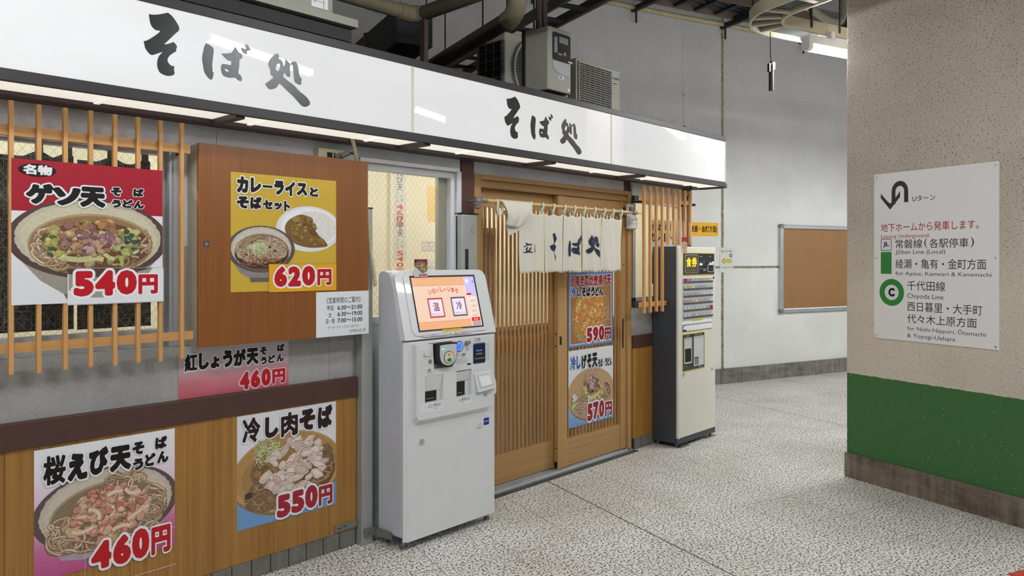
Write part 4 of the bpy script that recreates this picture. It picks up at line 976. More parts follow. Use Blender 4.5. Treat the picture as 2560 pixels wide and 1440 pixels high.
t_ = thing('shop_curtain', 'cream split cloth curtain with navy brush lettering hung over the sliding door', 'curtain', (3.95, 3.20, 1.415))
def fold(x, z, ph=0.0):
    """how far the cloth stands towards the viewer at x, z"""
    k = max(0.0, min(1.0, (1.80 - z) / .1))
    return .0085 * math.sin(x * 31 + 1.3 + ph) * k + .004 * math.sin(x * 74 + z * 9 + ph) * k + .006 * math.sin(z * 8 + x * 5)
def panel(x0t, x1t, x0b, x1b, zt, zb, ph, sag=.012, tabs=()):
    nx, nz = 26, 26; vs = []; fs = []
    for j in range(nz + 1):
        v = j / nz; l = x0t + (x0b - x0t) * v; r = x1t + (x1b - x1t) * v
        for i in range(nx + 1):
            u = i / nx; x = l + (r - l) * u
            dz = -sag * (abs(math.sin(math.pi * u * 2)) ** 1.2) * max(0, 1 - v * 5) * 1.2
            z = zt + (zb - zt) * v + dz - (.004 * math.sin(u * 7 + ph) * v)
            vs.append((x, 3.198 - fold(x, z, 0) * (.35 + .65 * v), z))
    for j in range(nz):
        for i in range(nx): k = j * (nx + 1) + i; fs.append((k, k + 1, k + nx + 2, k + nx + 1))
    m = MB(); m.add(vs, fs)
    o = part(m, 'cloth_panel', 'cloth_white', t_, smooth=True)
    s = o.modifiers.new('thickness', 'SOLIDIFY'); s.thickness = .001; s.offset = 0
    return o
PAN = [(3.497, 3.727, 3.502, 3.741, .0), (3.738, 3.932, 3.762, 3.930, 1.), (3.940, 4.132, 3.938, 4.124, 2.), (4.142, 4.372, 4.148, 4.350, 3.), (4.380, 4.624, 4.362, 4.606, 4.)]
PO = [panel(a, c, e, f, 1.803, 1.416, ph) for a, c, e, f, ph in PAN]
for x in (3.606, 3.722, 3.835, 3.951, 4.058, 4.168, 4.286, 4.400, 4.508, 4.612):
    m_ = MB(); pr_ = [(.0, -.055), (-.004, -.03), (-.0135, -.006), (-.0135, .004), (-.008, .0135), (.004, .0145), (.0125, .008), (.0135, -.004), (.006, -.03), (.002, -.055)]
    m_.add([(x + sx, 3.200 + y, 1.856 + z) for sx in (-.0105, .0105) for y, z in pr_], [(i, i + 1, i + 11, i + 10) for i in range(9)])
    o_ = part(m_, 'hanging_tab', 'cloth_white', t_, smooth=True); s_ = o_.modifiers.new('thickness', 'SOLIDIFY'); s_.thickness = .0014; s_.offset = 0
# the panel at the left end is thrown over the rod
m_ = MB(); nx, nz = 22, 18; vs = []; fs = []
for j in range(nz + 1):
    v = j / nz
    for i in range(nx + 1):
        u = i / nx
        x = 3.318 + .285 * u - .02 * v * (1 - u) + v * .052 * (1 - u) - v * .085 * u
        low = 1.715 - .022 * math.sin(u * 3.0) + .012 * u
        z = 1.868 + (low - 1.868) * v
        y = 3.182 - .030 * math.sin(math.pi * min(1, v * 1.0)) - .016 * v - .007 * math.sin(u * 16 + v * 4) * v - .005 * math.sin(u * 31 - v * 7) * v
        if v < .08: y = 3.196 - .015 * v / .08
        vs.append((x, y, z))
for j in range(nz):
    for i in range(nx): k = j * (nx + 1) + i; fs.append((k, k + 1, k + nx + 2, k + nx + 1))
m_.add(vs, fs); o_ = part(m_, 'folded_panel', 'cloth_white', t_, smooth=True); s_ = o_.modifiers.new('thickness', 'SOLIDIFY'); s_.thickness = .003; s_.offset = -1
m_ = MB(); tri = [(3.342, 1.80), (3.372, 1.742), (3.392, 1.652), (3.405, 1.646), (3.47, 1.678), (3.50, 1.694), (3.506, 1.72), (3.44, 1.80)]
vs, fs = filled([spline(tri, 3)]); m_.add([(x, 3.192 - .008 * math.sin(x * 40), z) for x, z in vs], fs)
o_ = part(m_, 'hanging_corner', 'cloth_white', t_); s_ = o_.modifiers.new('thickness', 'SOLIDIFY'); s_.thickness = .0015
m_ = MB(); m_.add([(x, y, z) for x in (3.290, 3.306) for y, z in ((3.186, 1.856), (3.192, 1.869), (3.205, 1.869), (3.213, 1.85), (3.208, 1.80), (3.198, 1.770), (3.190, 1.80))] , [(i, (i + 1) % 7, (i + 1) % 7 + 7, i + 7) for i in range(7)])
o_ = part(m_, 'hanging_tab', 'cloth_white', t_); s_ = o_.modifiers.new('thickness', 'SOLIDIFY'); s_.thickness = .002
m_ = MB(); pts = spline([(3.302, 3.19, 1.865), (3.292, 3.186, 1.83), (3.292, 3.184, 1.79), (3.308, 3.184, 1.768), (3.326, 3.182, 1.79), (3.33, 3.18, 1.82)], 5, False)
m_.tube(pts, .0055, 6); part(m_, 'hanging_tab', 'cloth_white', t_, smooth=True)
def inked(loops_list, parent, v0, pan):
    a, c, e, f, ph = pan; m = MB()
    for loops in loops_list:
        vs, fs = filled(loops); m.add([(x, 0, z) for x, z in vs], fs)
    o = part(m, 'brush_lettering', 'navy_ink', parent)
    bm = bmesh.new(); bm.from_mesh(o.data)
    for k in range(9):
        L_ = [g for g in bm.edges if g.calc_length() > .009]
        if not L_: break
        bmesh.ops.subdivide_edges(bm, edges=L_, cuts=1); bmesh.ops.triangulate(bm, faces=bm.faces)
    og = ORG[o.name]
    for v in bm.verts:
        x, z = v.co.x + og[0], v.co.z + og[2]; w = (1.803 - z) / (1.803 - 1.416)
        v.co.y = 3.198 - fold(x, z, 0) * (.35 + .65 * w) - .0026 - og[1]
    bm.to_mesh(o.data); bm.free()
inked([[spline(p, 3)] for p in RITSU], PO[0], 0, PAN[0]); inked([[spline(SOF[0], 3)]], PO[1], 0, PAN[1])
inked([[spline(BAN[0], 3)], [spline(BAN[1], 3), BANH[::-1]], [spline(BAN[2], 3)]], PO[2], 0, PAN[2]); inked([[spline(SHN[0], 3), SHNH[::-1]]], PO[3], 0, PAN[3])

# dark woven half-curtain inside the left window
t_ = thing('window_curtain', 'dark woven half curtain with tabs inside the lattice window', 'curtain', (.9, 3.43, 1.21))
def dark_panel(x0, x1, zt, zb, dips):
    nx, nz = 40, 14; vs = []; fs = []
    for j in range(nz + 1):
        for i in range(nx + 1):
            x = x0 + (x1 - x0) * i / nx; top = zt
            for c, h in dips: top = max(top, zt + h * max(0, 1 - abs(x - c) / .055))
            z = top + (zb - top) * j / nz; vs.append((x, 3.43 + .006 * math.sin(x * 36) * (j / nz), z))
    for j in range(nz):
        for i in range(nx): k = j * (nx + 1) + i; fs.append((k, k + 1, k + nx + 2, k + nx + 1))
    m = MB(); m.add(vs, fs); o = part(m, 'cloth_panel', 'dark_weave', t_, smooth=True)
    s = o.modifiers.new('thickness', 'SOLIDIFY'); s.thickness = .0015
dark_panel(.30, .762, 1.925, 1.20, ((.74, .03),)); dark_panel(.775, 1.040, 1.908, 1.215, ((.915, .03), (1.015, .03))); dark_panel(1.054, 1.345, 1.912, 1.21, ((1.07, .0), (1.185, .026), (1.325, .028)))
for x in (.742, .915, 1.02, 1.183, 1.322): part(bx(x - .014, x + .014, 3.427, 3.432, 1.90, 1.975), 'hanging_tab', 'dark_weave', t_)
part(MB().cyl((-.2, 3.437, 1.968), (1.384, 3.437, 1.968), .008, 10), 'rod', 'black_plastic', t_)

# wrapped bundle tied to the door post
t_ = thing('wrapped_paper_sign', 'white paper sign wrapped in clear plastic tied beside the door frame', 'sign', (4.86, 3.34, 1.735))
part(MB().box(4.905, 4.985, 3.335, 3.358, 1.835, 1.935), 'paper', 'paper', t_, bev=.004)
m_ = MB(); pts = [(4.945, 3.332, z) for z in (1.735, 1.745, 1.765, 1.785, 1.80, 1.82, 1.835)]
m_.tube(pts, [.030, .046, .040, .048, .042, .047, .038], 14); part(m_, 'plastic_wrap', 'plastic_bag', t_, smooth=True)
a_ = Art(.08, .1, .0004); a_.clip = False
for i, c in enumerate('1号店'): a_.text('lettering', c, (.012 + .022 * i, .03, .030 + .022 * i, .075), (40, 40, 44), .02)
for k, m_ in a_.parts.items():
    m_.v = [(x + 4.905, y + 3.3345, z + 1.835) for x, y, z in m_.v]; part(m_, k, 'printed_ink', t_)

# ================================================================== WHITE TOUCH-SCREEN TICKET MACHINE
t_ = thing('ticket_machine', 'white touch screen meal ticket machine beside the sliding door', 'ticket machine', (2.443, 3.255, 0))
XL, XR, YB, YF = 2.443, 3.112, 3.245, 3.05
side = [(YB, .068), (YF, .068), (YF, 1.078), (3.062, 1.09), (3.118, 1.362), (3.140, 1.412), (3.160, 1.434), (3.19, 1.441), (YB - .015, 1.436), (YB, 1.42)]
part(MB().prism(side, 'x', XL, XR, 0), 'body', 'machine_grey', t_, 'grey side body', bev=.006)
part(MB().prism([(XL + .002, 3.047), (XL + .026, 3.028), (XR - .01, 3.028), (XR, 3.038), (XR, 3.047)], 'z', .046, 1.074), 'front_door', 'machine_white', t_, bev=.004)
# sloping head with rounded shoulders
def slope(z): return 3.030 + (z - 1.09) * .272
hp = rrect(XL + .004, XR, 1.084, 1.442, .052, 7)
hp = [(x, z) if z > 1.2 else (XL + .004 if x < 2.7 else XR, 1.084 + (z - 1.084) * .2) for x, z in hp]
def sheet(poly, d0, d1, m_=None, mat=0):
    """a slab lying on the sloping face; d0 in front, d1 behind"""
    m = m_ or MB(); n = len(poly)
    vs = [(x, slope(z) + d0, z) for x, z in poly] + [(x, slope(z) + d1, z) for x, z in poly]
    tri = [tuple(k) for k in tessellate_polygon([[Vector((q[0], q[1], 0)) for q in poly]])]
    m.add(vs, tri + [tuple(k + n for k in t) for t in tri] + [(i, (i + 1) % n, (i + 1) % n + n, i + n) for i in range(n)], mat); return m
part(sheet(hp, -.004, .060), 'head', 'machine_white', t_, bev=.008)
part(sheet(rrect(2.500, 3.048, 1.102, 1.432, .035, 6), -.011, -.003), 'screen_surround', 'machine_white', t_, bev=.004)
part(sheet([(2.539, 1.122), (3.016, 1.122), (3.016, 1.414), (2.539, 1.414)], -.0122, -.009), 'screen_bezel', 'black_plastic', t_)
sw, sh = .456, .268
def screen_art():
    a = Art(sw, sh, 0); a.clip = False; P = 'screen_picture'
    a.rect(P, 0, 0, sw, sh, (222, 190, 168))
    for y in (.045, .09, .135, .18): a.rect(P, 0, y, .375, y + .0012, (222, 190, 164))
    a.rect(P, 0, .225, .375, sh, (216, 164, 122)); a.rect(P, 0, .0, .385, .038, (220, 162, 120)); a.rect(P, 0, .224, .375, .2252, (160, 90, 60)); a.rect(P, 0, .0375, .385, .0388, (170, 100, 70))
    a.rect(P, .378, .16, sw, sh, (186, 178, 224)); a.rect(P, .378, 0, sw, .16, (222, 204, 196))
    a.rect(P, .372, .038, .379, .225, (228, 200, 178))
    for y in (.125, .098, .071, .047): a.rect(P, .384, y, .450, y + .022, (220, 198, 186)); a.rect(P, .398, y + .010, .436, y + .0125, (176, 150, 140)); a.rect(P, .402, y + .006, .43, y + .008, (186, 160, 150))
    a.rect(P, .381, .166, .415, .178, (196, 44, 60)); a.rect(P, .381, .146, .415, .165, (232, 220, 216)); a.rect(P, .386, .155, .408, .158, (190, 80, 80))
    a.rect(P, .384, .026, .450, .046, (206, 30, 42)); a.rect(P, .386, .002, .450, .023, (168, 142, 142))
    a.text('screen_lettering', '戻る', (.402, .031, .432, .041), (240, 220, 220)); a.text('screen_lettering', 'キャンセル', (.396, .009, .441, .016), (220, 200, 200))
    a.ell(P, .398, .245, .012, .014, (226, 220, 240), 20); a.rect(P, .392, .252, .404, .254, (110, 100, 150)); a.ell(P, .443, .24, .004, .007, (90, 84, 130), 12)
    s = 'いらっしゃいませ'
    for i, c in enumerate(s):
        h = .026 if c not in 'っゃ' else .017; x = .105 + i * .0275; y = .176 + .016 * math.sin(math.pi * (i + .3) / 8)
        a.text('screen_lettering', c, (x, y, x + h * .85, y + h), (186, 56, 44), .02)
    for x, f, c, s in ((.085, (176, 66, 52), '温', 'あたたかいメニュー'), (.252, (74, 78, 96), '冷', 'つめたいメニュー')):
        a.rect(P, x, .058, x + .108, .160, f); a.rect(P, x + .008, .066, x + .100, .152, (224, 206, 220)); a.rect(P, x + .008, .066, x + .018, .152, (206, 190, 226))
        a.text('screen_lettering', c, (x + .033, .092, x + .077, .136), (96, 44, 48) if x < .2 else (40, 40, 60), .012)
        a.text('screen_lettering', s, (x + .012, .071, x + .097, .081), (120, 50, 46) if x < .2 else (50, 50, 66))
    return a
a_ = screen_art(); scr = None
for k, m_ in a_.parts.items():
    kx, kz = (3.004 - 2.548) / sw, (1.404 - 1.130) / sh
    m_.v = [(2.548 + x * kx, slope(1.130 + z * kz) - .0126 + y, 1.130 + z * kz) for x, y, z in m_.v]
    if scr is None: scr = part(m_, 'screen', 'lit_screen', t_, 'lit touch screen with hot and cold menu buttons')
    else: part(m_, k, 'lit_screen', scr)
# taped notes below the screen
a_ = Art(.6, .1, 0); a_.clip = False
a_.rect('note_strip', .10, .012, .285, .028, (226, 222, 222)); a_.rect('note_strip', .30, .011, .455, .027, (222, 220, 222)); a_.rect('note_strip', .245, .0325, .385, .0455, (226, 200, 30))
a_.text('note_strip', '※ごぼう天の販売は終了いたしました。', (.103, .014, .282, .026), (150, 40, 50), .012); a_.text('note_strip', '単品イカ天は販売休止中です。', (.325, .013, .450, .025), (150, 40, 50), .02)
a_.text('note_strip', '交通系ICカードは後から', (.262, .036, .37, .042), (120, 90, 20))
for k, m_ in a_.parts.items():
    m_.v = [(2.46 + x, slope(1.084 + z) - .0125 + y - .001, 1.084 + z * .92) for x, y, z in m_.v]; part(m_, k, 'printed_ink', t_)
# console: bulging lower control panel
def con(poly, y0, y1, name, mat, parent=t_, bev=.0, label=None): return part(MB().prism(poly, 'y', y0, y1), name, mat, parent, label, bev=bev)
cp = [(2.494, 1.062), (2.494, .668), (2.512, .642), (3.04, .642), (3.062, .66), (3.062, .70), (3.092, .742), (3.092, .80), (3.058, .885), (3.058, 1.068)]
n_ = len(cp)
m_ = MB(); cx_, cz_ = 2.78, .87
vs = [(x, 3.030, z) for x, z in cp] + [(cx_ + (x - cx_) * .985, 2.998, z + (.028 if z < .72 else (-.004 if z > 1 else 0))) for x, z in cp]
vs = [(x, 3.03 - (3.03 - y) * (1.0 if True else 1), z) for x, y, z in vs]
# recesses are cut as separate wells in front, so the face is built as strips round them
m_.add(vs, [(i, (i + 1) % n_, (i + 1) % n_ + n_, i + n_) for i in range(n_)])
def face_with_holes(outer, holes, y):
    vs, fs = filled([outer] + [h[::-1] for h in holes]); return [(x, y, z) for x, z in vs], fs
out_ = [(v[0], v[2]) for v in vs[n_:]]
W1 = [(2.556, .755), (2.684, .755), (2.684, .893), (2.556, .893)]; W2 = [(2.778, .757), (2.890, .757), (2.890, .897), (2.778, .897)]
W3 = [(2.618, .925), (2.752, .925), (2.752, 1.058), (2.610, 1.058)]; W4 = rrect(2.905, 2.995, .926, 1.032, .006, 3)
fv, ff = face_with_holes(out_, [W1, W2, W3, W4], 2.998); m_.add(fv, ff)
def well(m, poly, depth, back=True):
    n = len(poly); m.add([(x, 2.998, z) for x, z in poly] + [(x, 2.998 + depth, z) for x, z in poly], [(i, (i + 1) % n, (i + 1) % n + n, i + n) for i in range(n)] + ([tuple(range(n, 2 * n))] if back else []))
for w_, d_ in ((W1, .027), (W2, .027), (W3, .027), (W4, .02)): well(m_, w_, d_)
con_ = part(m_, 'control_console', 'machine_white', t_)
for nm, X0, X1, Z0, zt in (('ticket_outlet', 2.558, 2.682, .757, .81), ('coin_outlet', 2.780, 2.888, .759, .835)):
    part(MB().hexa([(X0, 3.021, zt), (X1, 3.021, zt), (X1, 3.024, zt), (X0, 3.024, zt), (X0, 2.999, .892), (X1, 2.999, .892), (X1, 3.024, .892), (X0, 3.024, .892)]), 'sloped_hood', 'machine_white', con_)
    o_ = part(MB().box(X0 + .004, X1 - .030, 3.018, 3.0235, Z0, zt - .002), nm, 'dark_hole', con_, 'dark outlet opening')
    part(MB().box(X0 + .02, X1 - .05, 3.0165, 3.0185, Z0 + .012, Z0 + .016), 'tray_edge', 'mid_grey', o_)
# card reader
r_ = part(MB().prism(spline([(2.622, 1.046), (2.634, 1.059), (2.742, 1.059), (2.753, 1.046), (2.753, .99), (2.738, .952), (2.705, .935), (2.672, .935), (2.638, .952), (2.622, .99)], 4), 'y', 2.966, 3.026), 'card_reader', 'black_plastic', t_, 'black card reader with pale round touch pad', bev=.008)
part(MB().prism(spline([(2.630, 1.040), (2.630, 1.040), (2.640, 1.051), (2.736, 1.051), (2.746, 1.040), (2.746, .992), (2.732, .958), (2.70, .943), (2.676, .943), (2.644, .958), (2.630, .992)], 4), 'y', 2.961, 2.967), 'reader_face', 'pale_grey', r_, bev=.002)
part(MB().prism(rrect(2.654, 2.724, .952, 1.016, .0318, 10), 'y', 2.9595, 2.9612), 'touch_ring', 'black_plastic', r_)
part(MB().prism(rrect(2.657, 2.721, .955, 1.013, .0288, 10), 'y', 2.9585, 2.9597), 'touch_pad', 'ivory', r_)
part(MB().prism(rrect(2.640, 2.658, 1.026, 1.034, .004, 4), 'y', 2.960, 2.9612), 'status_light', 'green_lit', r_)
part(MB().prism(rrect(2.676, 2.706, .962, .979, .007, 4), 'y', 2.9578, 2.9587), 'green_mark', 'green_btn', r_)
a_ = Art(1, 1, 0); a_.clip = False; a_.text('touch_mark', 'IC', (2.680, .992, 2.700, 1.004), (190, 70, 50), .04)
for q, m_ in a_.parts.items(): m_.v = [(x, 2.9583 + y, z) for x, y, z in m_.v]; part(m_, q, 'printed_ink', r_)
# round coin slot, note slot, buttons, barcode reader
c_ = part(MB().cyl((2.790, 2.9965, 1.030), (2.790, 2.990, 1.030), .036, 28), 'coin_slot_ring', 'machine_white', t_, smooth=True)
part(MB().cyl((2.790, 2.9905, 1.030), (2.790, 2.988, 1.030), .030, 28), 'blue_band', 'blue_ring', c_); part(MB().cyl((2.790, 2.9885, 1.030), (2.790, 2.9872, 1.030), .024, 24), 'slot_plate', 'machine_white', c_)
part(MB().cyl((2.788, 2.988, 1.030), (2.788, 2.9862, 1.030), .019, 24), 'lit_slot', 'blue_lit', c_, 'glowing blue coin slot')
part(MB().cyl((2.850, 2.998, 1.042), (2.850, 2.985, 1.042), .013, 18).box(2.845, 2.872, 2.984, 2.992, 1.038, 1.054), 'return_lever', 'mid_grey', t_, smooth=True)
n_ = part(MB().prism(rrect(2.902, 2.998, .922, 1.036, .010, 4), 'y', 2.9972, 2.9985), 'note_slot_surround', 'blue_ring', t_, 'blue rimmed dark banknote slot')
part(MB().prism(rrect(2.906, 2.994, .927, 1.031, .006, 4), 'y', 2.9962, 2.9974), 'note_slot', 'dark_hole', n_)
part(bx(2.925, 2.970, 2.9955, 2.9965, .992, .997), 'lit_bar', 'blue_lit', n_); part(bx(2.925, 2.972, 2.9955, 2.9965, .972, .980), 'slot_edge', 'mid_grey', n_); part(bx(2.915, 2.99, 2.9955, 2.9965, .948, .953), 'slot_edge', 'mid_grey', n_)
part(MB().prism(rrect(2.546, 2.588, .998, 1.040, .016, 5), 'y', 2.990, 2.999), 'side_button', 'machine_white', t_, bev=.004)
part(MB().cyl((2.590, 2.9985, .968), (2.590, 2.994, .968), .011, 18), 'key_lock', 'mid_grey', t_, smooth=True)
part(bx(2.857, 2.885, 2.9968, 2.9985, .922, .931), 'sensor_window', 'black_plastic', t_)
part(MB().box(2.578, 2.745, 2.9972, 2.9985, 1.0605, 1.063), 'gap_line', 'black_plastic', t_)
q_ = part(MB().hexa([(2.925, 2.975, .765), (3.062, 2.975, .775), (3.062, 3.0, .775), (2.925, 3.0, .765), (2.905, 2.994, .872), (3.040, 2.994, .872), (3.040, 3.0, .872), (2.905, 3.0, .872)]), 'code_reader', 'machine_white', t_, bev=.006)
part(MB().hexa([(2.940, 2.9745, .787), (3.046, 2.9745, .795), (3.046, 2.985, .795), (2.940, 2.985, .787), (2.925, 2.9895, .860), (3.030, 2.9895, .860), (3.030, 2.995, .860), (2.925, 2.995, .860)]), 'reader_rim', 'pale_grey', q_, bev=.002)
part(MB().hexa([(2.950, 2.9755, .795), (3.034, 2.9755, .801), (3.034, 2.98, .801), (2.950, 2.98, .795), (2.937, 2.987, .852), (3.020, 2.987, .852), (3.020, 2.99, .852), (2.937, 2.99, .852)]), 'reader_glass', 'paper', q_)
part(MB().cyl((2.556, 3.018, .552), (2.556, 3.0285, .552), .014, 20).box(2.553, 2.559, 3.0165, 3.0185, .545, .559), 'door_lock', 'chrome', t_, 'round chrome lock', smooth=False)
a_ = Art(.7, .6, 0); a_.clip = False; K = (70, 72, 78); LB = ['ticket_outlet_label']
def tx(s, x, z, w, h, c=K, b=0): a_.text(LB[0], s, (x - 2.44, z - .5, x - 2.44 + w, z - .5 + h), c, b)
LB[0] = 'ticket_outlet_label'; a_.rect(LB[0], .082, .207, .244, .252, (226, 227, 228)); tx('券取出口', 2.612, .728, .056, .017, K, .01); tx('Tickets', 2.612, .716, .026, .008)
a_.rect(LB[0], .138, .226, .164, .240, K); a_.rect(LB[0], .140, .228, .162, .238, (226, 227, 228))
LB[0] = 'coin_outlet_label'; a_.rect(LB[0], .338, .212, .450, .250, (226, 227, 228)); tx('硬貨取出口', 2.815, .730, .064, .017, K, .01); tx('Coins', 2.815, .720, .02, .007)
for x in (.356, .368): a_.ell(LB[0], x, .234, .0075, .0065, K, 16); a_.ell(LB[0], x, .234, .006, .005, (226, 227, 228), 16)
LB[0] = 'coin_slot_label'; tx('硬貨', 2.818, .974, .026, .016, K, .01); tx('Coins', 2.818, .967, .02, .006)
for x in (.348, .358): a_.ell(LB[0], x, .482, .006, .005, K, 14); a_.ell(LB[0], x, .482, .0048, .004, (226, 227, 228), 14)
for i, s in enumerate(('500', '100', '50', '10')):
    x = 2.789 + i * .0185 - 2.44
    a_.ell(LB[0], x, .448, .0105, .012, K, 20); a_.ell(LB[0], x, .448, .0092, .0105, (226, 227, 228), 20); a_.text(LB[0], s, (x - .006, .445, x + .006, .451), K)
LB[0] = 'return_label'; tx('返却', 2.848, 1.006, .02, .012, K); tx('Return', 2.848, 1.0, .018, .005)
LB[0] = 'note_slot_label'; tx('紙幣', 2.935, 1.050, .024, .013, K, .01); tx('Banknotes', 2.935, 1.043, .028, .005); a_.rect(LB[0], .476, .546, .488, .565, K); a_.rect(LB[0], .478, .548, .486, .563, (226, 227, 228))
a_.rect(LB[0], .452, .538, .540, .5388, (180, 182, 186)); a_.rect(LB[0], .452, .570, .540, .5708, (180, 182, 186))
LB[0] = 'banknote_list'
for i, s in enumerate(('10000', '5000', '2000', '1000')):
    z = .512 - i * .0255; a_.rect(LB[0], .563, z, .588, z + .019, K); a_.rect(LB[0], .5642, z + .0012, .5868, z + .0178, (224, 225, 226)); a_.text(LB[0], s, (.567, z + .006, .584, z + .013), K)
LB[0] = 'receipt_label'; tx('AIR', 2.571, .918, .026, .012, K, .01); tx('Receipt', 2.571, .910, .03, .006); tx('レシート', 2.571, .902, .03, .006)
for k, m_ in a_.parts.items():
    m_.v = [(x + 2.44, 2.9976 + y, z + .5) for x, y, z in m_.v]; part(m_, k, 'printed_ink', t_)
a_ = Art(.7, .3, 0); a_.clip = False
a_.text('code_label', 'QRコード', (.035, .005, .092, .021), K, .012); a_.text('code_label', 'QR code', (.04, -.002, .066, .004), K)
for k, m_ in a_.parts.items():
    m_.v = [(x + 2.95, 2.9970 + y, z + .731) for x, y, z in m_.v]; part(m_, k, 'printed_ink', t_)
a_ = Art(.3, .2, 0); a_.clip = False
a_.rect('maker_label', .06, 0, .102, .040, (34, 44, 150)); a_.text('maker_label', 'GLORY', (.066, .016, .097, .024), (210, 214, 235), .03)
a_.text('maker_label', 'VT-T21', (.012, .006, .045, .014), K); a_.rect('maker_label', 0, -.016, .05, -.001, (120, 124, 150)); a_.rect('maker_label', .0015, -.0145, .0485, -.0025, (226, 227, 228)); a_.text('maker_label', '新紙幣', (.006, -.013, .044, -.004), (60, 66, 110))
for k, m_ in a_.parts.items():
    m_.v = [(x + 2.955, 3.0276 + y, z + .562) for x, y, z in m_.v]; part(m_, k, 'printed_ink', t_)
for x, y in ((2.475, 3.075), (3.085, 3.075), (2.475, 3.225), (3.085, 3.225)):
    part(MB().cyl((x, y, 0), (x, y, .012), .020, 16).cyl((x, y, .012), (x, y, .07), .009, 10), 'levelling_foot', 'galvanised', t_)
# little menu card clipped to the top edge
def dpop(a, r):
    P = 'dish_picture'; w, h = a.w, a.h
    a.rect(P, 0, h * .72, w, h, (150, 32, 52)); a.ell(P, w * .5, h * .55, w * .55, h * .36, (120, 100, 76), 36)
    a.ell(P, w * .1, h * .9, w * .09, h * .06, BLK, 16)
    a.blobs(P, 60, w * .5, h * .55, w * .42, h * .26, [(150, 130, 96), (176, 156, 116), (120, 96, 70), (190, 172, 130)], w * .04, w * .11, r)
    a.poly(P, [(0, h * .62), (w * .62, h * .20), (w, h * .16), (w, 0), (0, 0)], (216, 214, 214))
    for i, c in enumerate('540円'): a.text('price_lettering', c, (w * (.36 + .155 * i), h * .03, w * (.36 + .155 * i + .145), h * .17), (150, 30, 50), .06)
poster('small 540 yen menu card stuck on top edge of the white ticket machine', 2.566, 1.408, .084, .094, 3.098, (222, 220, 220), dpop, name='menu_card', cat='card', seed=40, rot=-.10)

# ================================================================== SLIM BUTTON TICKET MACHINE
t_ = thing('button_ticket_machine', 'slim cream and charcoal push button ticket machine at the right end of the shop', 'ticket machine', (5.272, 3.35, 0))
part(MB().box(5.272, 5.890, 3.135, 3.345, .035, 1.606), 'cabinet', 'machine_dark', t_, bev=.004)
part(MB().box(5.270, 5.892, 3.120, 3.136, .028, .072), 'plinth', 'machine_dark', t_, bev=.002)
part(MB().box(5.276, 5.886, 3.114, 3.135, .074, 1.604), 'front_door', 'machine_cream', t_, bev=.007)
part(bx(5.276, 5.292, 3.112, 3.115, .074, 1.60), 'hinge_strip', 'machine_white', t_)
p_ = part(bx(5.344, 5.862, 3.1105, 3.1145, 1.372, 1.556), 'sign_panel', 'yellow_trim', t_, 'black panel with yellow border')
part(bx(5.349, 5.857, 3.1093, 3.1107, 1.378, 1.550), 'panel_face', 'panel_black', p_)
g_ = part(MB().prism(rrect(5.372, 5.582, 1.390, 1.540, .018, 5), 'y', 3.1065, 3.1095), 'lit_window', 'pale_grey', p_); part(MB().prism(rrect(5.376, 5.578, 1.393, 1.537, .016, 5), 'y', 3.1058, 3.1068), 'window_face', 'ticket_window', g_)
m_ = MB(); m_.art = True
a_ = Art(1, 1, 0); a_.clip = False
for c, b in (('食', (5.388, 1.440, 5.468, 1.518)), ('券', (5.476, 1.440, 5.556, 1.518))): a_.text('x', c, b, (255, 180, 30), .03)
m_ = a_.parts['x']; m_.v = [(x, 3.1055 + y, z) for x, y, z in m_.v]; m_.c = []; part(m_, 'lit_lettering', 'amber_lit', g_, 'glowing amber characters')
a_ = Art(1, 1, 0); a_.clip = False; a_.text('small_lettering', 'MEAL TICKET', (5.40, 1.408, 5.55, 1.418), (150, 130, 70))
L_ = (196, 190, 150)
for n, s, b in (('change_lettering', '釣切れ', (5.610, 1.520, 5.655, 1.530)), ('note_lettering', 'お札', (5.612, 1.475, 5.640, 1.484)), ('cancel_lettering', '取消', (5.765, 1.522, 5.805, 1.531)), ('coin_lettering', '硬貨', (5.775, 1.474, 5.80, 1.483)), ('amount_lettering', '千円', (5.600, 1.420, 5.628, 1.428))): a_.text(n, s, b, L_, .01)
for k, m_ in a_.parts.items(): m_.v = [(x, 3.1055 + y if x < 5.58 else 3.1090 + y, z) for x, y, z in m_.v]; part(m_, k, 'printed_ink', p_)
part(MB().cyl((5.690, 3.108, 1.466), (5.690, 3.100, 1.466), .022, 20), 'coin_slot', 'chrome', p_, smooth=True); part(bx(5.687, 5.693, 3.098, 3.1005, 1.453, 1.480), 'slot_line', 'dark_hole', p_)
part(MB().cyl((5.655, 3.109, 1.412), (5.69, 3.100, 1.418), .010, 12), 'return_lever', 'chrome', p_); part(MB().cyl((5.672, 3.109, 1.410), (5.672, 3.102, 1.410), .016, 18), 'lever_boss', 'chrome', p_, smooth=True)
part(MB().frame(5.735, 5.838, 1.395, 1.458, .005, 3.102, 3.1095), 'coin_cup', 'grey_plastic', p_); part(bx(5.740, 5.833, 3.1085, 3.1096, 1.400, 1.415), 'cup_opening', 'dark_hole', p_)
part(MB().box(5.604, 5.655, 3.108, 3.1095, 1.452, 1.470).box(5.766, 5.812, 3.108, 3.1095, 1.458, 1.472).box(5.818, 5.85, 3.108, 3.1095, 1.458, 1.484), 'label_plate', 'paper', p_)
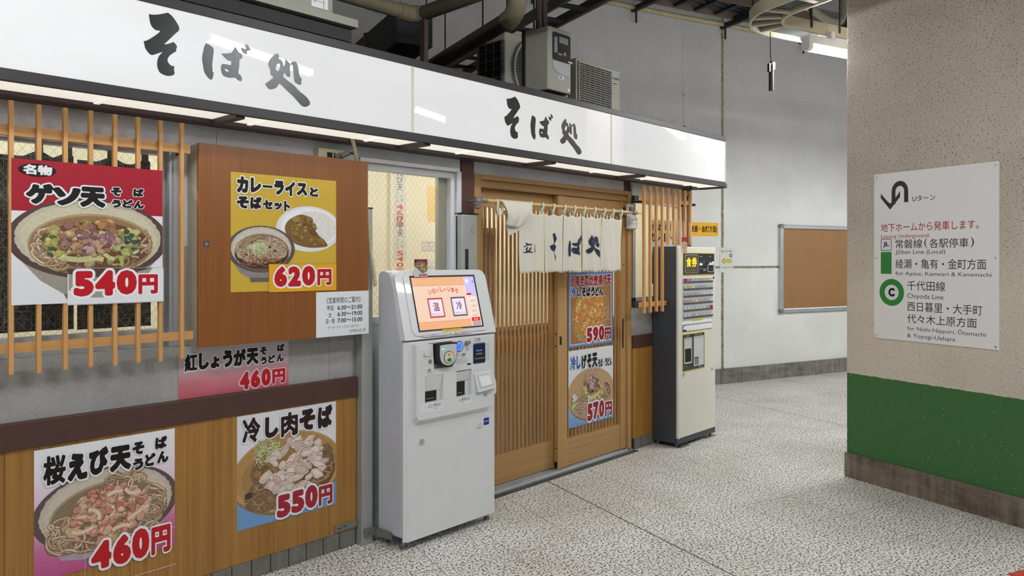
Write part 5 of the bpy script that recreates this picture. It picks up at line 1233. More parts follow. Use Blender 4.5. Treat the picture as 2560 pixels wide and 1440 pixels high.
# six rows of eight meal buttons
k_ = part(bx(5.338, 5.832, 3.1120, 3.1145, 1.010, 1.356), 'button_board', 'machine_white', t_)
CH = [['c2304a', 'd08a96', 'c8c8c4', 'c2c2be', 'd2b4ae', 'd6bda6', 'd4c690', 'e0e0dc'], ['d4cc98', 'd4c878', 'dadad6', '', '', '', 'c4cac6', 'c8ccca'], ['aec2ae', 'aec4ae', 'b4c4b4', '', 'd8ceb8', 'e0e0de', 'dcdedd', 'e2e2e0'],
      ['d6a090', 'd8a898', 'd4cba6', 'e0d8d4', 'd6b0ac', 'd6aea8', 'bfc4b6', 'e2e2e2'], ['dcdcda', 'dcdcda', 'dcdcda', 'dadad8', 'dcdcda', 'dcdcda', '', 'c03448'], ['dcdcda', 'dadad8', '', 'd8d8d6', 'c8c8c6', 'd8d8d8', 'cccfce', 'dededc']]
for r_ in range(6):
    z1 = 1.352 - r_ * .0572
    part(bx(5.338, 5.830, 3.1085, 3.1122, z1 - .0572 + .004, z1 - .0445), 'shelf_strip', 'paper', k_)
    for q in range(8):
        x0 = 5.346 + q * .0605; c = CH[r_][q]; m_ = MB()
        m_.box(x0, x0 + .054, 3.104, 3.1122, z1 - .043, z1 - .0035, 0); m_.c = [lin('a2a5a7')] * 6
        m_.box(x0 + .003, x0 + .051, 3.1015, 3.1042, z1 - .042, z1 - .027, 0); m_.c += [lin('55585b')] * 6
        if c:
            m_.box(x0 + .004, x0 + .050, 3.1028, 3.1042, z1 - .026, z1 - .006, 0); m_.c += [lin(c)] * 6
            d = [v * .45 for v in (lin(c))[:3]] + [1]
            for e in (0, 1): m_.box(x0 + .010, x0 + .044 - e * .008, 3.1020, 3.1029, z1 - .013 - e * .007, z1 - .0095 - e * .007, 0); m_.c += [tuple(d)] * 6
        part(m_, 'meal_button', 'printed_ink', k_)
part(bx(5.497, 5.665, 3.1105, 3.1142, 1.001, 1.014), 'yellow_tape', 'yellow_trim', t_)
part(MB().box(5.338, 5.820, 3.1125, 3.1145, .978, 1.008), 'note_rail', 'paper', t_)
r_ = part(MB().box(5.338, 5.815, 3.1125, 3.1145, .925, .970), 'note_rail', 'paper', t_); part(MB().box(5.338, 5.82, 3.1105, 3.1145, .972, .976).box(5.338, 5.82, 3.1105, 3.1145, .919, .923), 'rail_edge', 'mid_grey', t_)
part(MB().box(5.342, 5.395, 3.108, 3.1127, .925, .968), 'end_button', 'panel_black', r_); part(bx(5.345, 5.392, 3.1065, 3.1082, .938, .966), 'button_card', 'paper', r_)
for k in range(6): part(bx(5.455 + k * .06, 5.4562 + k * .06, 3.1118, 3.1127, .927, .968), 'divider', 'pale_grey', r_)
part(bx(5.838, 5.866, 3.1125, 3.1145, 1.335, 1.357), 'blue_sticker', 'blue_ring', t_)
# outlets
o_ = part(bx(5.338, 5.692, 3.1105, 3.1145, .602, .902), 'outlet_panel', 'yellow_trim', t_, 'black outlet panel with yellow border')
part(bx(5.344, 5.686, 3.1093, 3.1107, .608, .896), 'panel_face', 'panel_black', o_)
for x0, x1, z0, z1, dk in ((5.357, 5.474, .664, .870, True), (5.508, 5.668, .632, .872, False)):
    f_ = part(MB().frame(x0, x1, z0, z1, .005, 3.103, 3.1095), 'outlet_frame', 'machine_white', o_)
    part(bx(x0 + .005, x1 - .005, 3.1078, 3.1092, z0 + .005, z1 - .005), 'back_plate', 'pale_grey', f_)
    if dk: part(bx(x0 + .006, x1 - .008, 3.1068, 3.1079, z0 + .010, z0 + .118), 'opening', 'dark_hole', f_)
    else:
        part(bx(x0 + .006, x0 + .080, 3.1058, 3.1079, z0 + .008, z0 + .062), 'change_cup', 'mid_grey', f_); part(bx(x0 + .006, x0 + .078, 3.1062, 3.1079, z0 + .062, z0 + .070), 'cup_shadow_gap', 'dark_hole', f_)
a_ = Art(1, 1, 0); a_.clip = False
a_.text('ticket_lettering', '食券', (5.39, .878, 5.44, .890), (206, 190, 90), .01); a_.text('change_lettering', 'お釣り・返却口', (5.53, .880, 5.65, .890), (210, 206, 190), .01); a_.text('outlet_lettering', '取出口', (5.595, .614, 5.66, .624), (206, 204, 190), .01)
a_.text('reminder_lettering', '食券は必ず', (5.36, .640, 5.42, .648), (176, 170, 110)); a_.text('reminder_lettering', 'お取り下さい', (5.36, .626, 5.43, .634), (176, 170, 110))
for k, m_ in a_.parts.items(): m_.v = [(x, 3.109 + y, z) for x, y, z in m_.v]; part(m_, k, 'printed_ink', o_)
for x in (5.357, 5.822): part(MB().cyl((x, 3.104, .583), (x, 3.115, .583), .012, 16).cyl((x, 3.101, .583), (x, 3.105, .583), .007, 12), 'door_lock', 'chrome', t_, smooth=True)
for x, y in ((5.31, 3.15), (5.86, 3.15), (5.31, 3.32), (5.86, 3.32)): part(MB().cyl((x, y, 0), (x, y, .04), .011, 10), 'levelling_foot', 'galvanised', t_)
for x0, x1, y0, y1 in ((5.295, 5.33, 3.12, 3.36), (5.30, 5.44, 3.105, 3.135), (5.74, 5.90, 3.115, 3.145)): part(bx(x0, x1, y0, y1, .0, .006), 'floor_plate', 'galvanised', t_)
def dpop2(a, r):
    P = 'dish_picture'; w, h = a.w, a.h
    a.rect(P, 0, h * .65, w, h, (150, 34, 54)); a.ell(P, w * .5, h * .45, w * .48, h * .30, (166, 130, 100), 30); a.ell(P, w * .5, h * .45, w * .40, h * .24, (206, 176, 146), 30)
    a.blobs(P, 36, w * .5, h * .45, w * .32, h * .18, [(170, 130, 96), (196, 160, 124), (146, 104, 78)], w * .04, w * .1, r)
    for i, c in enumerate('540円'): a.text('price_lettering', c, (w * (.28 + .17 * i), h * .02, w * (.28 + .17 * i + .15), h * .14), (150, 60, 60), .04)
poster('small red noodle menu card on top corner of the slim ticket machine', 5.325, 1.555, .085, .125, 3.1120, (206, 198, 190), dpop2, name='menu_card', cat='card', seed=44)

# ================================================================== BACK WALL
def wallsign(label, u, v, z, w, h, bg, draw, name, cat, rot=-BR, seed=1, th=.003):
    return poster(label, UV(u, v, z), None, w, h, None, bg, draw, name=name, cat=cat, rot=rot, seed=seed, th=th)
def dyellow(a, r):
    a.text('lettering', '(綾瀬・金町方面)', (.012, .030, .452, .122), (44, 34, 24), .03)
    for x in (.008, .456):
        for y in (.010, .146): a.ell('lettering', x, y, .003, .003, (140, 110, 40), 8)
wallsign('yellow direction sign on the back wall behind the slim ticket machine', 5.999, 6.859, 1.783, .464, .157, (238, 178, 20), dyellow, 'direction_sign', 'sign')
def delev(a, r):
    K = (50, 48, 46)
    a.text('lettering', 'エレベーター', (.018, .238, .212, .276), K, .02)
    a.rect('lettering', .155, .185, .200, .228, (56, 110, 130)); a.rect('lettering', .168, .192, .174, .222, (214, 220, 220)); a.rect('lettering', .182, .192, .188, .222, (214, 220, 220))
    a.poly('lettering', [(.026, .138), (.072, .098), (.072, .119), (.186, .119), (.186, .160), (.072, .160), (.072, .180)], (90, 84, 40)); a.poly('lettering', [(.034, .138), (.069, .107), (.069, .122), (.183, .122), (.183, .157), (.069, .157), (.069, .171)], (206, 196, 40))
    a.text('lettering', 'ホーム中ほどにございます。', (.014, .052, .208, .070), K, .03)
wallsign('white elevator notice with yellow arrow taped beside the wall groove', 6.490, 6.858, 1.345, .222, .302, (214, 215, 208), delev, 'elevator_notice', 'notice', th=.002)
t_ = thing('notice_board', 'empty brown notice board with rounded aluminium frame on the back wall', 'notice board', (7.48, 6.858, .83), 'U')
b_ = MB(); b_.box(7.49, 9.05, 6.842, 6.858, .845, 1.935)
part(b_, 'board', 'cork_brown', t_, 'glossy brown board')
for nm, bxs in (('frame_rail', (7.49, 9.05, 6.812, 6.858, 1.893, 1.945)), ('frame_rail', (7.49, 9.05, 6.812, 6.858, .828, .880)), ('frame_rail', (7.478, 7.532, 6.812, 6.858, .85, 1.92)), ('frame_rail', (9.02, 9.07, 6.812, 6.858, .85, 1.92))):
    part(MB().box(*bxs), nm, 'aluminium', t_, bev=.012)
for x, z in ((7.50, .85), (7.50, 1.923), (9.05, .85), (9.05, 1.923)): part(MB().cyl((x, 6.809, z), (x, 6.858, z), .030, 18), 'frame_corner', 'mid_grey', t_, smooth=True)
solo(MB().tube([(u, 6.815, 4.325 + .004 * math.sin(u * 9)) for u in [-4 + .5 * k for k in range(50)]], .027, 10), 'wall_conduit', 'sealant', 'yellowed conduit pipe running along the back wall under the cable rack', 'conduit', (0, 6.815, 4.3), 'U', smooth=True)
t_ = thing('wall_wire', 'thin loose wire hanging down the back wall right of the air conditioners', 'wire', (5.93, 6.852, 2.6), 'U')
part(MB().tube([(5.93 + .012 * math.sin(z * 3), 6.857, z) for z in [2.75 + .12 * k for k in range(13)]], .0016, 5), 'wire', 'ac_beige', t_); part(bx(5.915, 5.945, 6.852, 6.86, 3.425, 3.437), 'cleat', 'mid_grey', t_)

# ================================================================== PILLAR SIGN (faces the passage)
def dpillar(a, r):
    K = (58, 56, 60); G = (54, 140, 62); RD = (166, 40, 46); L = 'lettering'
    arch = [(.186 + .058 * math.cos(math.radians(t)), .962 + .066 * math.sin(math.radians(t))) for t in range(0, 181, 10)]
    inn = [(.186 + .030 * math.cos(math.radians(t)), .962 + .034 * math.sin(math.radians(t))) for t in range(180, -1, -10)]
    o_ = [(.244, .886)] + arch + [(.128, .893), (.128, .893), (.156, .893)] + inn + [(.216, .886)]
    o_ = [(.215, .888), (.245, .888)] + arch + [(.128, .90), (.155, .90)] + inn
    a.poly('turn_arrow', o_, K)
    a.poly('turn_arrow', [(.050, .956), (.050, .925), (.118, .846), (.188, .925), (.188, .963), (.156, .922), (.118, .885), (.095, .905)], K); a.rect('turn_arrow', .128, .88, .156, .925, K)
    a.text(L, 'Uターン', (.272, .888, .424, .925), K, .008)
    a.text(L, '地下ホームから発車します。', (.052, .701, .688, .757), RD, .004); a.text(L, 'Leaving Underground.', (.052, .652, .388, .684), RD)
    a.poly('line_mark', rrect(.050, .128, .577, .657, .007, 3), (128, 124, 132)); a.poly('line_mark', rrect(.0555, .1225, .5825, .6515, .004, 3), (236, 235, 238)); a.text('line_mark', 'JL', (.068, .600, .110, .636), (34, 32, 34), .04)
    a.rect('line_mark', .050, .426, .128, .570, G)
    a.text(L, '常磐線', (.156, .592, .338, .650), K, .004); a.text(L, '(', (.352, .592, .370, .654), K); a.text(L, '各駅停車', (.385, .592, .628, .650), K, .004); a.text(L, ')', (.640, .592, .660, .654), K)
    a.text(L, 'Jōban Line (Local)', (.156, .548, .486, .584), K)
    a.text(L, '綾瀬・亀有・金町方面', (.156, .462, .730, .524), K, .004); a.text(L, 'for Ayase, Kameari & Kanamachi', (.156, .412, .760, .444), K)
    a.ell('line_mark', .128, .306, .0875, .088, G, 48); a.ell('line_mark', .128, .306, .050, .050, (234, 233, 234), 40); a.text('line_mark', 'C', (.105, .279, .150, .335), (22, 20, 22), .06)
    a.text(L, '千代田線', (.237, .324, .486, .386), K, .004); a.text(L, 'Chiyoda Line', (.237, .266, .475, .304), K)
    a.text(L, '西日暮里・大手町', (.237, .192, .708, .252), K, .004); a.text(L, '代々木上原方面', (.237, .116, .676, .174), K, .004)
    a.text(L, 'for Nishi-Nippori, Ōtemachi', (.237, .062, .728, .102), K); a.text(L, '& Yoyogi-Uehara', (.237, .016, .548, .050), K)
    for x in (.018, .782):
        for y in (.018, .53, 1.065): a.ell('screw_head', x, y, .008, .008, (206, 204, 202), 14)
    a.ell('screw_head', .785, .016, .004, .004, (60, 58, 58), 10)
wallsign('white platform direction sign with U-turn arrow on the pillar', 4.5035, 3.308, .980, .802, 1.086, (242, 240, 239), dpillar, 'platform_sign', 'sign', rot=-BR - math.pi / 2, th=.006)

# ================================================================== OVERHEAD
def fixture(u, v, lab, grp, z=3.0, L=1.17):
    t = thing('fluorescent_fixture', lab, 'light fixture', (u + L / 2, v, z), 'U', grp)
    part(MB().prism([(v - .036, z + .045), (v + .036, z + .045), (v + .036, z + .105), (v - .036, z + .105)], 'x', u, u + L), 'housing', 'lamp_white', t, bev=.003)
    part(MB().prism([(v - .032, z + .0455), (v - .030, z + .012), (v - .018, z), (v + .018, z), (v + .030, z + .012), (v + .032, z + .0455)], 'x', u + .045, u + L - .045), 'lit_diffuser', 'tube_lit', t, smooth=True)
    for a, c in ((u, u + .045), (u + L - .045, u + L)):
        part(MB().prism([(v - .036, z + .0455), (v - .034, z + .012), (v - .02, z - .002), (v + .02, z - .002), (v + .034, z + .012), (v + .036, z + .0455)], 'x', a, c), 'end_cap', 'lamp_white', t, bev=.002)
    part(MB().box(u + .25, u + .29, v - .02, v + .02, z + .105, z + .165).box(u + L - .29, u + L - .25, v - .02, v + .02, z + .105, z + .165), 'hanger', 'lamp_white', t)
    return t
fixture(4.39, 3.78, 'lit white fluorescent fixture under the curved cable tray beside the pillar', None)
for k in range(1, 5): fixture(4.54 + 1.88 * k, 3.78, 'white fluorescent fixture hidden beyond the pillar', 'fluorescent fixtures beyond the pillar')
for u in (-3.46, -.79, 1.88, 4.55, 7.22): fixture(u, 1.66, 'white fluorescent fixture in the row over the passage, reflected in sign box', 'fluorescent fixtures over the passage')
for v in (-1.9,):  # unseen row added behind the viewer as fill light
    for u in (-4.9, 1.9): fixture(u, v, 'white fluorescent fixture in the rows behind the viewer', 'fluorescent fixtures behind the viewer')

# curved cable tray: comes along the passage, bends round the corner
def tray_path(r):
    p = [(8.54, 3.57 + r)] + [(4.29 - r * math.sin(math.radians(t)), 3.57 + r * math.cos(math.radians(t))) for t in range(0, 91, 6)] + [(4.29 - r, 2.4), (4.29 - r, .2)]
    return p
t_ = thing('curved_cable_tray', 'cream cable tray curving overhead left of the pillar', 'cable tray', (4.29, 3.57, 3.15), 'U')
ZT = 3.15
for r in (.243, .456):
    p = tray_path(r); m = MB()
    for (q, dd) in ((p, 0),):
        vs = []; n = len(p)
        for i, (u, v) in enumerate(p):
            a = p[max(i - 1, 0)]; b = p[min(i + 1, n - 1)]; dx, dy = b[0] - a[0], b[1] - a[1]; l = math.hypot(dx, dy); nx, ny = -dy / l * .008, dx / l * .008
            vs += [(u + nx, v + ny, ZT), (u - nx, v - ny, ZT), (u - nx, v - ny, ZT + .085), (u + nx, v + ny, ZT + .085)]
        m.add(vs, [(i * 4 + j, i * 4 + (j + 1) % 4, i * 4 + 4 + (j + 1) % 4, i * 4 + 4 + j) for i in range(n - 1) for j in range(4)])
    part(m, 'side_rail', 'tray_cream', t_, smooth=True)
m = MB()
a, b = tray_path(.248), tray_path(.451); vs = []
for q, w in zip(a, b): vs += [(q[0], q[1], ZT + .05), (w[0], w[1], ZT + .05)]
m.add(vs, [(2 * i, 2 * i + 1, 2 * i + 3, 2 * i + 2) for i in range(len(a) - 1)]); part(m, 'deck', 'pipe_brown', t_)
m = MB()     # ribs of the deck seen from below
for k in range(64):
    t = math.radians(-1 + 92 * k / 63); m.hexa([(4.29 - r_ * math.sin(t + d), 3.57 + r_ * math.cos(t + d), z) for z in (ZT + .034, ZT + .05) for r_, d in ((.249, -.006), (.450, -.006), (.450, .006), (.249, .006))])
for k in range(60):
    u = 4.30 + k * .016; m.box(u, u + .007, 3.82, 4.02, ZT + .034, ZT + .05)
for k in range(70):
    v = 3.56 - k * .016; m.box(3.84, 4.04, v - .007, v, ZT + .034, ZT + .05)
part(m, 'ribbed_deck', 'mid_grey', t_)
for t in (12, 34, 56, 80):
    tt = math.radians(t); d = .045
    part(MB().hexa([(4.29 - r_ * math.sin(tt + s_ * d * (.446 / r_)), 3.57 + r_ * math.cos(tt + s_ * d * (.446 / r_)), z) for z in (ZT + .008, ZT + .03) for r_, s_ in ((.243, -.5), (.456, -.5), (.456, .5), (.243, .5))]), 'rung', 'tray_cream', t_)
for u in (4.61, 5.1, 5.63): part(bx(u, u + .04, 3.815, 4.025, ZT + .006, ZT + .03), 'rung', 'tray_cream', t_)
for v in (3.35, 3.0, 2.67): part(bx(3.835, 4.045, v, v + .04, ZT + .006, ZT + .03), 'rung', 'tray_cream', t_)
for u, v in ((4.48, 3.80), (4.78, 3.80), (4.07, 3.2), (3.93, 3.83)): part(MB().cyl((u, v, ZT + .03), (u, v, 5.0), .007, 8), 'hanger_rod', 'black_iron', t_)
part(MB().cyl((4.48, 3.80, ZT + .1), (4.27, 3.88, 4.2), .010, 8), 'brace', 'black_iron', t_)
t_ = thing('hanging_sensor', 'small black device hanging on a thin cord from the cable tray', 'device', (4.26, 3.98, 2.74), 'U')
part(MB().tube([(4.256, 3.98, 3.16), (4.254, 3.978, 3.08), (4.257, 3.978, 3.0), (4.262, 3.978, 2.965)], .0035, 6), 'cord', 'black_plastic', t_)
part(MB().cyl((4.265, 3.978, 2.745), (4.265, 3.978, 2.925), .018, 16), 'body', 'black_plastic', t_, 'dark shiny cylinder', smooth=True)
part(MB().box(4.236, 4.258, 3.968, 3.988, 2.87, 2.93).box(4.272, 4.295, 3.968, 3.988, 2.89, 2.945), 'bracket', 'black_plastic', t_)
part(MB().cyl((4.265, 3.978, 2.735), (4.265, 3.978, 2.748), .019, 16).cyl((4.265, 3.978, 2.92), (4.265, 3.978, 2.96), .014, 12, .004), 'end_cap', 'black_plastic', t_)
t_ = thing('bent_pipe', 'grey bent pipe above the cable tray next to the pillar', 'pipe', (5.2, 4.3, 3.5), 'U')
part(MB().tube(spline([(4.85, 4.35, 3.62), (5.05, 4.33, 3.58), (5.25, 4.31, 3.50), (5.40, 4.30, 3.50), (5.45, 4.30, 3.58), (5.46, 4.30, 3.75), (5.46, 4.30, 4.3)], 6, False), .032, 12), 'pipe', 'ac_beige', t_, smooth=True)
part(MB().cyl((5.46, 4.30, 3.74), (5.46, 4.30, 3.80), .045, 14), 'collar', 'ac_beige', t_)

# cable rack under the ceiling at the back wall
t_ = thing('cable_rack', 'dark steel cable rack high along the back wall', 'cable rack', (5.5, 6.5, 4.3), 'U')
for v in (6.24, 6.66): part(bx(-2.0, 9.5, v - .012, v + .012, 4.345, 4.435), 'side_rail', 'pipe_brown', t_)
for k in range(30): part(bx(.2 + k * .30, .245 + k * .30, 6.25, 6.65, 4.35, 4.38), 'rung', 'black_iron', t_)
for u in (3.83, 5.17, 6.50, 7.84): part(bx(u, u + .05, 6.12, 6.86, 4.285, 4.34), 'support_arm', 'black_iron', t_); part(MB().cyl((u + .025, 6.80, 4.15), (u + .025, 6.80, 4.30), .012, 8).cyl((u + .025, 6.16, 4.3), (u + .025, 6.16, 5.0), .010, 8), 'hanger_rod', 'black_iron', t_)
part(MB().tube([(u, 6.36 + .02 * math.sin(u * 2), 4.395) for u in [-2 + .4 * k for k in range(29)]], .022, 6).tube([(u, 6.45 + .02 * math.sin(u * 3), 4.395) for u in [-2 + .4 * k for k in range(29)]], .018, 6).tube([(u, 6.54, 4.392) for u in [-2 + .4 * k for k in range(29)]], .02, 6), 'cables', 'black_plastic', t_)
t_ = thing('cross_rack', 'dark cable rack crossing above the air conditioners toward the back wall', 'cable rack', (2.95, 5.4, 3.3), 'U')
for u in (2.83, 3.08): part(bx(u - .012, u + .012, 3.9, 6.8, 3.31, 3.39), 'side_rail', 'pipe_brown', t_)
for k in range(9): part(bx(2.84, 3.07, 3.95 + k * .32, 3.99 + k * .32, 3.315, 3.34), 'rung', 'black_iron', t_)
for v in (4.1, 5.4): part(MB().cyl((2.83, v, 3.38), (2.83, v, 5.0), .008, 6).cyl((3.08, v, 3.38), (3.08, v, 5.0), .008, 6), 'hanger_rod', 'black_iron', t_)
t_ = thing('overhead_duct', 'wide dark duct in the ceiling space behind the sign box', 'duct', (2.05, 5.5, 3.1), 'U')
part(bx(1.72, 1.98, 4.9, 6.85, 2.98, 3.22), 'duct', 'black_iron', t_); part(bx(1.71, 1.99, 5.6, 5.64, 2.97, 3.23), 'flange', 'brown_metal', t_)

# drain pipes above the shop
t_ = thing('drain_pipe', 'cream drain pipe coming down and bending back above the shop roof', 'pipe', (2.31, 4.28, 3.08), 'U')
part(MB().cyl((2.31, 4.36, 3.075), (2.31, 6.85, 3.075), .057, 20), 'level_run', 'pipe_brown', t_, smooth=True)
el = [(2.31, 4.26 + .12 - .12 * math.cos(math.radians(t)), 3.195 - .12 * math.sin(math.radians(t))) for t in range(0, 91, 10)]
part(MB().tube(el, .063, 20), 'elbow', 'pipe_cream', t_, smooth=True); part(MB().cyl((2.31, 4.26, 3.19), (2.31, 4.26, 5.0), .057, 20), 'downpipe', 'pipe_cream', t_, smooth=True)
part(MB().cyl((2.31, 4.26, 3.185), (2.31, 4.26, 3.235), .064, 20).cyl((2.31, 4.365, 3.075), (2.31, 4.40, 3.075), .064, 20), 'socket_ring', 'pipe_cream', t_, smooth=True)
for v in (4.9, 6.0): part(MB().cyl((2.37, v, 3.09), (2.37, v, 5.0), .006, 6).cyl((2.25, v, 3.09), (2.37, v + .0, 3.13), .006, 6), 'hanger_rod', 'black_iron', t_)
t_ = thing('waste_pipe', 'cream waste pipe running level above the sign box with a rounded elbow', 'pipe', (2.4, 3.6, 3.03))
part(MB().cyl((.9, 3.6, 3.0), (2.92, 3.6, 3.0), .044, 18), 'level_run', 'pipe_cream', t_, smooth=True)
el = [(2.92 + .075 * math.sin(math.radians(t)), 3.525 + .075 * math.cos(math.radians(t)), 3.0) for t in range(0, 91, 10)]
part(MB().tube([(2.86, 3.6, 3.0)] + el, .051, 18), 'elbow', 'pipe_cream', t_, smooth=True); part(MB().cyl((2.995, 3.53, 3.0), (2.995, 1.2, 3.03), .044, 18), 'cross_run', 'pipe_brown', t_, smooth=True)
for x in (1.4, 2.4): part(MB().cyl((x, 3.6, 3.0), (x, 3.6, 5.0), .006, 6), 'hanger_rod', 'black_iron', t_)
t_ = thing('conduit_tube', 'thin grey conduit tube sloping beside the big drain pipe', 'pipe', (2.62, 5.0, 3.12), 'U')
part(MB().cyl((2.50, 4.6, 3.17), (2.50, 6.85, 3.17), .018, 10), 'tube', 'mid_grey', t_, smooth=True)
for v in (4.7, 5.9): part(MB().cyl((2.50, v, 3.18), (2.50, v, 5.0), .006, 6), 'hanger_rod', 'black_iron', t_)

# hung casing with a paper notice, upper left
t_ = thing('hung_casing', 'beige metal casing with a paper diagram hung above the sign box', 'casing', (1.6, 3.1, 2.64))
part(bx(.9, 2.213, 3.10, 3.35, 2.645, 2.685), 'ledge', 'ac_beige', t_, bev=.002)
part(bx(.9, 2.085, 3.13, 3.35, 2.685, 3.05), 'case', 'ac_beige', t_, bev=.003)
part(bx(1.965, 2.055, 3.126, 3.13, 2.70, 2.85), 'paper_notice', 'paper', t_)
part(MB().box(1.98, 1.983, 3.125, 3.1262, 2.72, 2.84).box(1.995, 1.998, 3.125, 3.1262, 2.74, 2.84).box(1.975, 2.04, 3.125, 3.1262, 2.73, 2.732).box(2.03, 2.032, 3.125, 3.1262, 2.70, 2.84), 'diagram', 'mid_grey', t_)
for x in (1.0, 1.5): part(MB().cyl((x, 3.24, 3.05), (x, 3.24, 5.0), .008, 6), 'hanger_rod', 'black_iron', t_)
part(bx(1.0, 2.2, 3.14, 3.34, 2.58, 2.645), 'mounting_rail', 'black_iron', t_)

# air conditioners and meter box on the shop roof
t_ = thing('air_conditioner', 'beige outdoor air conditioner with round fan guard left of the meter box', 'air conditioner', (4.6, 4.15, 2.58))
part(bx(4.21, 4.99, 4.0, 4.31, 2.66, 3.262), 'casing', 'ac_beige', t_, bev=.010)
m_ = MB()
for k in range(36):
    a = 2 * math.pi * k / 36; c = 2 * math.pi * (k + 1) / 36
    m_.hexa([(4.555 + r * math.cos(q), y, 3.0 + r * math.sin(q)) for y in (3.975, 4.0) for r, q in ((.245, a), (.262, a), (.262, c), (.245, c))])
g_ = part(m_, 'fan_ring', 'ac_beige', t_, smooth=True); part(MB().cyl((4.555, 3.999, 3.0), (4.555, 3.996, 3.0), .246, 40), 'fan_opening', 'dark_hole', g_)
m_ = MB()
for k in range(-11, 12):
    h = math.sqrt(max(0, .245 ** 2 - (k * .021) ** 2)); m_.box(4.555 - h, 4.555 + h, 3.980, 3.983, 3.0 + k * .021 - .0015, 3.0 + k * .021 + .0015)
for k in range(-4, 5):
    h = math.sqrt(max(0, .245 ** 2 - (k * .055) ** 2)); m_.box(4.555 + k * .055 - .002, 4.555 + k * .055 + .002, 3.976, 3.98, 3.0 - h, 3.0 + h)
part(m_, 'wire_guard', 'ac_grille', g_)
s_ = part(bx(4.207, 4.211, 4.03, 4.28, 2.70, 3.20), 'side_intake', 'dark_hole', t_); m_ = MB()
for k in range(8): m_.box(4.202, 4.208, 4.03, 4.28, 2.70 + k * .07, 2.706 + k * .07)
for k in range(4): m_.box(4.202, 4.208, 4.03 + k * .0815, 4.036 + k * .0815, 2.70, 3.20)
part(m_, 'intake_bars', 'ac_grille', s_)
for x in (4.32, 4.88): part(bx(x - .03, x + .03, 4.0, 4.32, 2.58, 2.66), 'foot', 'black_iron', t_)
t_ = thing('air_conditioner', 'beige outdoor air conditioner with square slatted grille right of the meter box', 'air conditioner', (5.42, 4.15, 2.58))
part(bx(5.098, 5.752, 4.0, 4.29, 2.66, 3.232), 'casing', 'ac_beige', t_, bev=.012)
o_ = part(bx(5.128, 5.598, 3.996, 4.001, 2.70, 3.196), 'fan_opening', 'dark_hole', t_); m_ = MB()
for k in range(26): m_.box(5.128, 5.598, 3.986, 3.997, 2.70 + k * .0197, 2.706 + k * .0197)
for k in range(6): m_.box(5.20 + k * .075, 5.2025 + k * .075, 3.984, 3.987, 2.70, 3.196)
part(m_, 'slat_grille', 'ac_beige', o_); part(MB().frame(5.120, 5.606, 2.692, 3.204, .009, 3.985, 4.001), 'grille_frame', 'ac_beige', t_)
a_ = Art(1, 1, 0); a_.clip = False
a_.text('maker_lettering', 'DAIKIN', (5.632, 3.140, 5.735, 3.158), (50, 84, 110), .02); a_.poly('maker_lettering', [(5.612, 3.165), (5.628, 3.165), (5.616, 3.145)], (40, 50, 60)); a_.text('maker_lettering', 'INVERTER', (5.640, 3.094, 5.70, 3.106), (70, 90, 100), .02)
for k, m_ in a_.parts.items(): m_.v = [(x, 3.9985 + y, z) for x, y, z in m_.v]; part(m_, k, 'printed_ink', t_)
for x in (5.2, 5.65): part(bx(x - .03, x + .03, 4.0, 4.30, 2.58, 2.66), 'foot', 'black_iron', t_)
t_ = thing('meter_box', 'beige electricity meter box with a dark window above the sign box', 'meter box', (3.78, 3.2, 2.58))
prof = [(3.665, 3.30), (3.668, 3.112), (3.675, 3.10), (3.895, 3.10), (3.90, 3.108), (3.90, 3.30)]
part(MB().prism(prof, 'z', 2.585, 2.992), 'case', 'ac_beige', t_, bev=.008)
part(bx(3.655, 3.905, 3.30, 3.318, 2.57, 3.00), 'back_board', 'black_iron', t_)
w_ = part(MB().prism(rrect(3.706, 3.888, 2.782, 2.962, .016, 4), 'y', 3.097, 3.101), 'window', 'dark_hole', t_, 'dark meter window')
part(MB().box(3.77, 3.86, 3.094, 3.098, 2.90, 2.94).cyl((3.825, 3.092, 2.835), (3.825, 3.098, 2.835), .014, 14).box(3.72, 3.75, 3.094, 3.098, 2.83, 2.93).box(3.76, 3.80, 3.094, 3.098, 2.82, 2.832), 'meter_face', 'mid_grey', w_)
part(MB().prism([(3.708, 2.776), (3.886, 2.776), (3.872, 2.700), (3.80, 2.694), (3.74, 2.71), (3.708, 2.735)], 'y', 3.095, 3.101), 'lower_cover', 'grey_plastic', t_)
part(bx(3.862, 3.903, 3.092, 3.101, 2.787, 2.796), 'window_strap', 'pale_grey', t_)
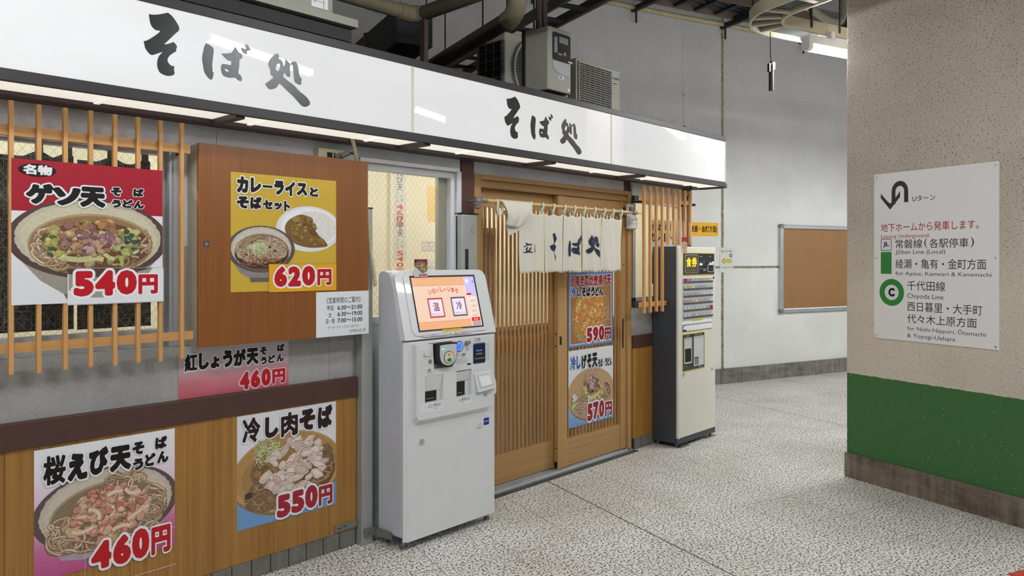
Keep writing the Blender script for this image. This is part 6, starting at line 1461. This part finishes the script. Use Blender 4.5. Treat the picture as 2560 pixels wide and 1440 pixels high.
m_ = MB(); m_.box(3.770, 3.820, 3.0975, 3.101, 2.668, 2.690); p_ = part(m_, 'number_plate', 'paper', t_)
part(MB().box(3.776, 3.780, 3.096, 3.0977, 2.672, 2.686).box(3.788, 3.798, 3.096, 3.0977, 2.672, 2.686).box(3.804, 3.812, 3.096, 3.0977, 2.672, 2.676), 'plate_marks', 'dark_hole', p_)
part(MB().cyl((3.872, 3.101, 2.610), (3.872, 3.097, 2.610), .010, 14), 'seal', 'paper', t_)
for x in (3.735, 3.790): part(MB().cyl((x, 3.24, 2.99), (x, 3.24, 5.0), .021, 12), 'riser_conduit', 'brown_metal', t_, smooth=True)
part(MB().box(3.66, 3.90, 3.15, 3.318, 2.525, 2.585), 'mounting_foot', 'black_iron', t_)
part(bx(2.86, 2.89, 3.36, 3.40, 2.58, 2.9), 'stub_post', 'brown_metal', thing('roof_stub_post', 'short dark post on the shop roof left of the round fan unit', 'post', (2.875, 3.38, 2.58)))

# inside the shop
solo(MB().box(3.45, 5.7, 3.98, 4.16, 0, .96).box(3.43, 5.72, 3.95, 4.18, .96, .99), 'service_counter', 'counter_grey', 'grey service counter inside the shop seen through the door slats', 'counter', (4.5, 4.05, 0))
for x, l in ((.55, 'lit ceiling tube inside the shop above the left window'), (2.7, 'lit ceiling tube inside the shop above the middle window'), (4.75, 'lit ceiling tube inside the shop above the sliding door')):
    t_ = thing('interior_tube_light', l, 'light fixture', (x, 3.79, 2.22))
    part(bx(x - .55, x + .55, 3.77, 3.83, 2.25, 2.28), 'housing', 'lamp_white', t_); part(MB().cyl((x - .5, 3.80, 2.232), (x + .5, 3.80, 2.232), .016, 12), 'tube', 'tube_warm', t_, smooth=True)

# red mat edge on the floor, lower right corner
solo(MB().prism([(4.19, .60), (4.235, .722), (4.372, .664), (4.9, .40), (4.8, .1), (4.35, .2)], 'z', .0, .004), 'floor_marking', 'red_mat', 'red marking on the floor at the lower right corner', 'floor marking', (4.35, .55, 0))
for o in list(bpy.data.objects):
    if o.type == 'MESH' and not o.data.polygons: print('EMPTY', o.name)
